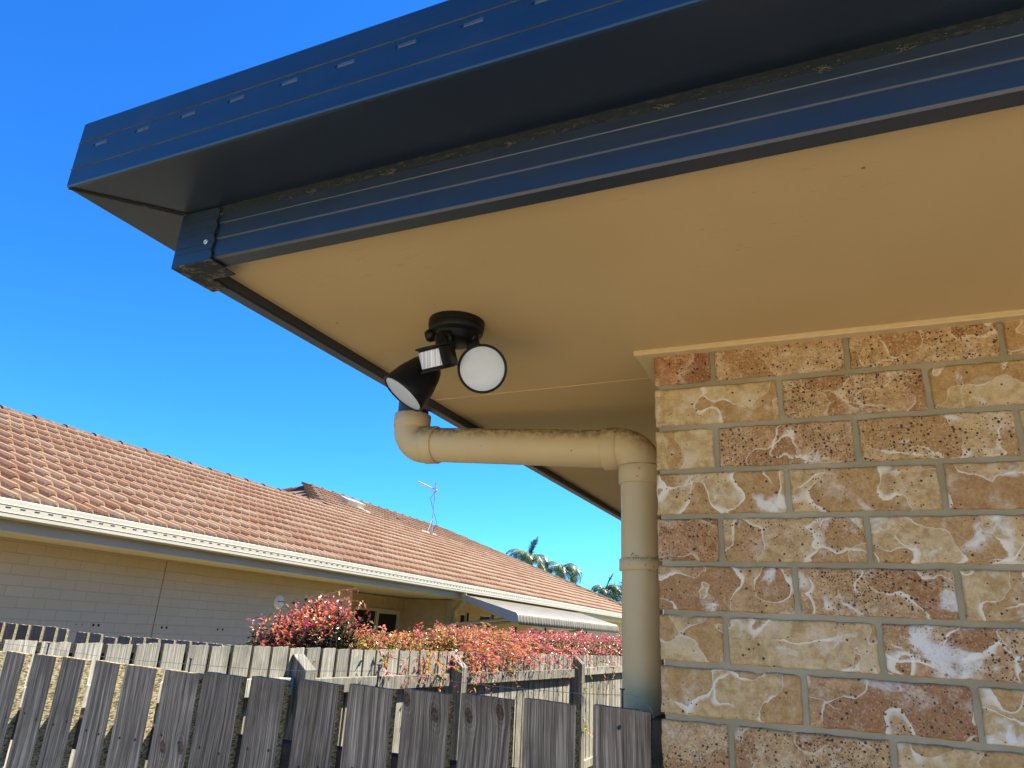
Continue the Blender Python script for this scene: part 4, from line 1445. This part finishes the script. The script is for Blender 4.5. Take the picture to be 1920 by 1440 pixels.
shrub("red_shrub", "tallest shrub, crimson and orange leaves over a dark base, left end of the row", 3.62, 4.24,
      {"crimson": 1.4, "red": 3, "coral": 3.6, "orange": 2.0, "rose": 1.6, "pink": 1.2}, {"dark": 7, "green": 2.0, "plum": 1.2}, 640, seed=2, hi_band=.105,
      twigs=[((BX - .38, 4.02, .05), (BX - .35, 4.15, .145), (BX - .35, 4.33, .19), (BX - .35, 4.50, .205)), ((BX - .38, 4.10, .02), (BX - .35, 4.24, .125), (BX - .35, 4.40, .122), (BX - .35, 4.60, .110)),
             ((BX - .3, 3.80, -.05), (BX - .28, 3.68, .0), (BX - .27, 3.62, .02)), ((BX - .35, 3.95, 0), (BX - .34, 3.88, .07), (BX - .34, 3.83, .10)), ((BX - .3, 3.70, -.1), (BX - .28, 3.56, -.08), (BX - .26, 3.5, -.11)), ((BX - .3, 4.62, -.05), (BX - .3, 4.62, .03), (BX - .3, 4.60, .06))])
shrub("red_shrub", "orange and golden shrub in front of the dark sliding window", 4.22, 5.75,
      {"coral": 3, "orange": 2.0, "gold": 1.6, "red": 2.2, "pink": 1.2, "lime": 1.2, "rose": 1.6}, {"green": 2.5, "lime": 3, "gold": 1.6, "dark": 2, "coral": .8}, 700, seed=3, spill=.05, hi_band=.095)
shrub("red_shrub", "salmon and yellow shrub spilling over the fence beside the second post", 5.65, 7.10,
      {"coral": 3, "orange": 1.6, "gold": 1.4, "rose": 2.6, "lime": 1.2, "red": 2, "pink": 1.4}, {"green": 2.2, "lime": 2.6, "gold": 1.8, "dark": 1.6, "coral": 1.2, "plum": .6}, 800, seed=4, spill=.26, hi_band=.115)
shrub("red_shrub", "pink and red shrub below the fluted awning edge", 7.00, 8.95,
      {"pink": 3, "red": 2, "rose": 2.5, "coral": 2, "orange": 1}, {"green": 2.6, "lime": 2.4, "rose": .8, "dark": 1.5}, 860, seed=5, spill=.06, hi_band=.11)
shrub("red_shrub", "bright pink shrub running behind the downpipe, right end of the row", 8.85, 13.2,
      {"pink": 4, "rose": 3, "red": 1.5, "coral": 1}, {"green": 2, "lime": 2, "rose": 1.2, "dark": 1}, 1350, seed=6, spill=.05, hi_band=.10)

def vine(label, strands, seed, mx):
    rg_ = np.random.default_rng(seed)
    root = thing("climbing_vine", (BX + .05, strands[0][0][1], -H), label, "vine", "vines creeping over the boundary fence")
    st = MB()
    P, D, N, L, W, C = [], [], [], [], [], []
    for pts in strands:
        pts = [np.array(p, float) for p in pts]
        st = MB()
        st.tube(pts, .0028, 5, caps=False)
        st.build("stem", M["stem_red_brown"], root)
        for k in range(len(pts) - 1):
            for t in np.linspace(0, 1, 7):
                for _ in range(2):
                    if rg_.random() < .35: continue
                    an = rg_.uniform(0, 6.283); ln = rg_.uniform(.03, .05)
                    P.append(pts[k] + (pts[k + 1] - pts[k]) * t); D.append(np.array([abs(math.cos(an)) * .6 + .1, math.sin(an), rg_.uniform(-.9, .2)]))
                    N.append(np.array([1.0, rg_.normal(0, .4), .6])); L.append(ln); W.append(ln * .5)
                    kk = list(mx); pp = np.array([mx[q] for q in kk], float); pp /= pp.sum()
                    C.append(np.array(PAL[kk[rg_.choice(len(kk), p=pp)]]) * rg_.uniform(.7, 1.3))
    leaf_mesh("foliage", np.array(P), np.array(D), np.array(N), np.array(L), np.array(W), np.array(C), M["leaf_surface"], root)
vine("pink and yellow vine trailing over the rail between the first two posts", [
    [(BX + .02, 4.30, -.20), (BX + .05, 4.33, -.28), (BX + .06, 4.38, -.35)], [(BX + .02, 4.95, -.22), (BX + .06, 4.9, -.30), (BX + .07, 4.86, -.37)],
    [(BX + .02, 5.2, -.22), (BX + .08, 5.12, -.31), (BX + .1, 5.05, -.38), (BX + .1, 5.04, -.47)], [(BX + .02, 5.05, -.22), (BX + .08, 5.0, -.29), (BX + .09, 5.3, -.33)]], 31, {"rose": 2, "gold": 2, "lime": 2, "coral": 2})
vine("yellow green vine climbing the third post and the fence boards beside the downpipe", [
    [(BX + .03, 5.62, -.24), (BX + .06, 5.65, -.33), (BX + .06, 5.7, -.45), (BX + .06, 5.72, -.55)], [(BX + .03, 6.4, -.27), (BX + .06, 6.45, -.36), (BX + .05, 6.6, -.42)],
    [(BX + .12, 8.3, -.5), (BX + .14, 8.45, -.62), (BX + .13, 8.6, -.72)], [(BX + .05, 8.9, -.36), (BX + .07, 8.95, -.55), (BX + .06, 9.1, -.75)],
    [(BX + .05, 9.6, -.55), (BX + .06, 9.6, -.7), (BX + .06, 9.45, -.82)], [(BX + .05, 10.1, -.40), (BX + .06, 10.0, -.6), (BX + .06, 9.95, -.8)],
    [(BX + .12, 8.50, -.95), (BX + .14, 8.52, -1.05), (BX + .10, 8.8, -1.15), (BX + .08, 9.0, -1.2)], [(BX + .05, 9.2, -.37), (BX + .06, 9.6, -.40), (BX + .06, 10.2, -.46)]], 32, {"lime": 4, "gold": 2, "rose": 1.2, "green": 2})

def palm(name, base, height, nf, fl, label, seed, spears=2, group=None, az0=0.0):
    rg_ = np.random.default_rng(seed)
    base = Vector(base)
    root = thing(name, base, label, "palm tree", group)
    tr = MB()
    tr.tube([base, base + Vector((.05, 0, height * .5)), base + Vector((0, .05, height))], [.16, .12, .11], 14)
    tr.build("trunk", M["palm_trunk_grey"], root)
    cs = MB()
    tipc = base + Vector((0, .05, height))
    cs.tube([tipc - Vector((0, 0, .1)), tipc + Vector((0, 0, .35)), tipc + Vector((0, 0, .8))], [.12, .10, .04], 12)
    cs.build("crown_shaft", M["palm_shaft"], root)
    for k in range(nf + spears):
        P, D, N, L, W, C = [], [], [], [], [], []
        az = az0 + 2 * math.pi * k / nf + rg_.normal(0, .15)
        el = rg_.uniform(.25, 1.25) if k < nf else rg_.uniform(1.35, 1.5)
        dirh = np.array([math.cos(az), math.sin(az), 0])
        ln = fl * rg_.uniform(.85, 1.1) * (.75 if k >= nf else 1)
        pts = []
        p = np.array(tipc + Vector((0, 0, .55)))
        e = el
        nn = 16
        for i in range(nn + 1):
            pts.append(p.copy())
            p = p + (dirh * math.cos(e) + np.array([0, 0, math.sin(e)])) * ln / nn
            e -= (.135 if k < nf else .02) * (1 + i * .05)
        rb_ = MB()
        rb_.tube(pts, list(np.linspace(.022, .005, nn + 1)), 6, mat=1, caps=False)
        side = np.cross(dirh, [0, 0, 1.0])
        for i in range(2, nn * 4):
            t = i / (nn * 4)
            j = min(int(t * nn), nn - 1); q = pts[j] + (pts[j + 1] - pts[j]) * (t * nn - j)
            tan = (pts[j + 1] - pts[j]); tan /= np.linalg.norm(tan)
            for sgn in (-1, 1):
                l_ = .62 * math.sin(math.pi * (.12 + .83 * t)) * fl / 2.2 * rg_.uniform(.85, 1.1)
                narrow = .35 if k >= nf else 1.0
                d = side * sgn * narrow + tan * .75 + np.array([0, 0, -.35 * narrow]) + rg_.normal(0, .08, 3)
                d /= np.linalg.norm(d)
                wv = np.cross(d, tan); wv = wv / max(np.linalg.norm(wv), 1e-6)
                wd = np.cross(wv, d) * .013
                v0, v1, v2, v3 = q + wd, q - wd, q + d * l_ * .6 - wd * .9 + np.array([0, 0, -.03 * l_]), q + d * l_ + np.array([0, 0, -.22 * l_])
                v4 = q + d * l_ * .6 + wd * .9 + np.array([0, 0, -.03 * l_])
                rb_.add([v0, v1, v2, v3, v4], [(0, 1, 2, 4), (4, 2, 3)], 0)
        rb_.build("frond", [M["palm_frond"], M["palm_shaft"]], root)
    return root

def mat_palm():
    n = NT("palm_frond")
    p = n.obj()
    c = n.mix(n.ss(n.noise(p, 2.5, 3, .6), .35, .65), (.06, .11, .045), (.20, .24, .08))
    M["palm_frond"] = n.set(c, .35, 0, .5)
mat_palm()
mat_plain("palm_shaft", (.16, .20, .07), .4, 0, .4)
palm("palm_tree", (-18.0, 44.0, -H), 5.35, 15, 2.3, "feathery green palm rising behind the tiled roof, nearer the antenna", 41, 3, "palms behind the tiled roof", .4)
palm("palm_tree", (-15.9, 44.6, -H), 4.75, 15, 2.2, "lower drooping palm behind the tiled roof, to the right of the other", 43, 0, "palms behind the tiled roof", 1.0)

def tree(base, height, spread, label, seed):
    rg_ = np.random.default_rng(seed)
    base = Vector(base)
    root = thing("tree", base, label, "tree")
    tr = MB()
    top = base + Vector((0, 0, height * .55))
    tr.tube([base, base + Vector((.06, .03, height * .3)), top], [.16, .12, .09], 12)
    P, D, N, L, W, C = [], [], [], [], [], []
    for k in range(26):
        an = rg_.uniform(0, 6.283); rr = spread * math.sqrt(rg_.random())
        tip = np.array(base) + np.array([math.cos(an) * rr, math.sin(an) * rr, height * (.72 + .28 * rg_.random() * (1 - .5 * rr / spread))])
        mid = (np.array(top) + tip) / 2 + rg_.normal(0, .15, 3)
        tr.tube([top - Vector((0, 0, .3 * rg_.random())), mid, tip], [.05, .03, .008], 6, caps=False)
        for i in range(170):
            p = tip + rg_.normal(0, 1, 3) * np.array([.30, .30, .22])
            d = rg_.normal(0, 1, 3); d[2] -= .4
            ln = rg_.uniform(.07, .14)
            P.append(p); D.append(d); N.append(rg_.normal(0, 1, 3) + [0, 0, .6]); L.append(ln); W.append(ln * .35)
            C.append(np.array([.06, .085, .03]) * rg_.uniform(.6, 1.6))
    tr.build("trunk", M["bark_brown"], root)
    leaf_mesh("crown", np.array(P), np.array(D), np.array(N), np.array(L), np.array(W), np.array(C), M["palm_leaf_surface"], root)
tree((-11.9, 46.0, -H), 5.0, 1.5, "low bushy green tree in the distance beside the downpipe", 51)
palm("palm_tree", (-13.1, 45.2, -H), 3.6, 10, 1.6, "small distant palm between the roof's sloping edge and the far tree", 47, 1, "palms behind the tiled roof", .2)

# every wooden piece without a knot of its own
for o in bpy.data.objects:
    if o.type == 'MESH' and o.name.split('.')[0] in ("rail", "post", "lapped_boards"):
        o.color = (0, 0, 0, 0)
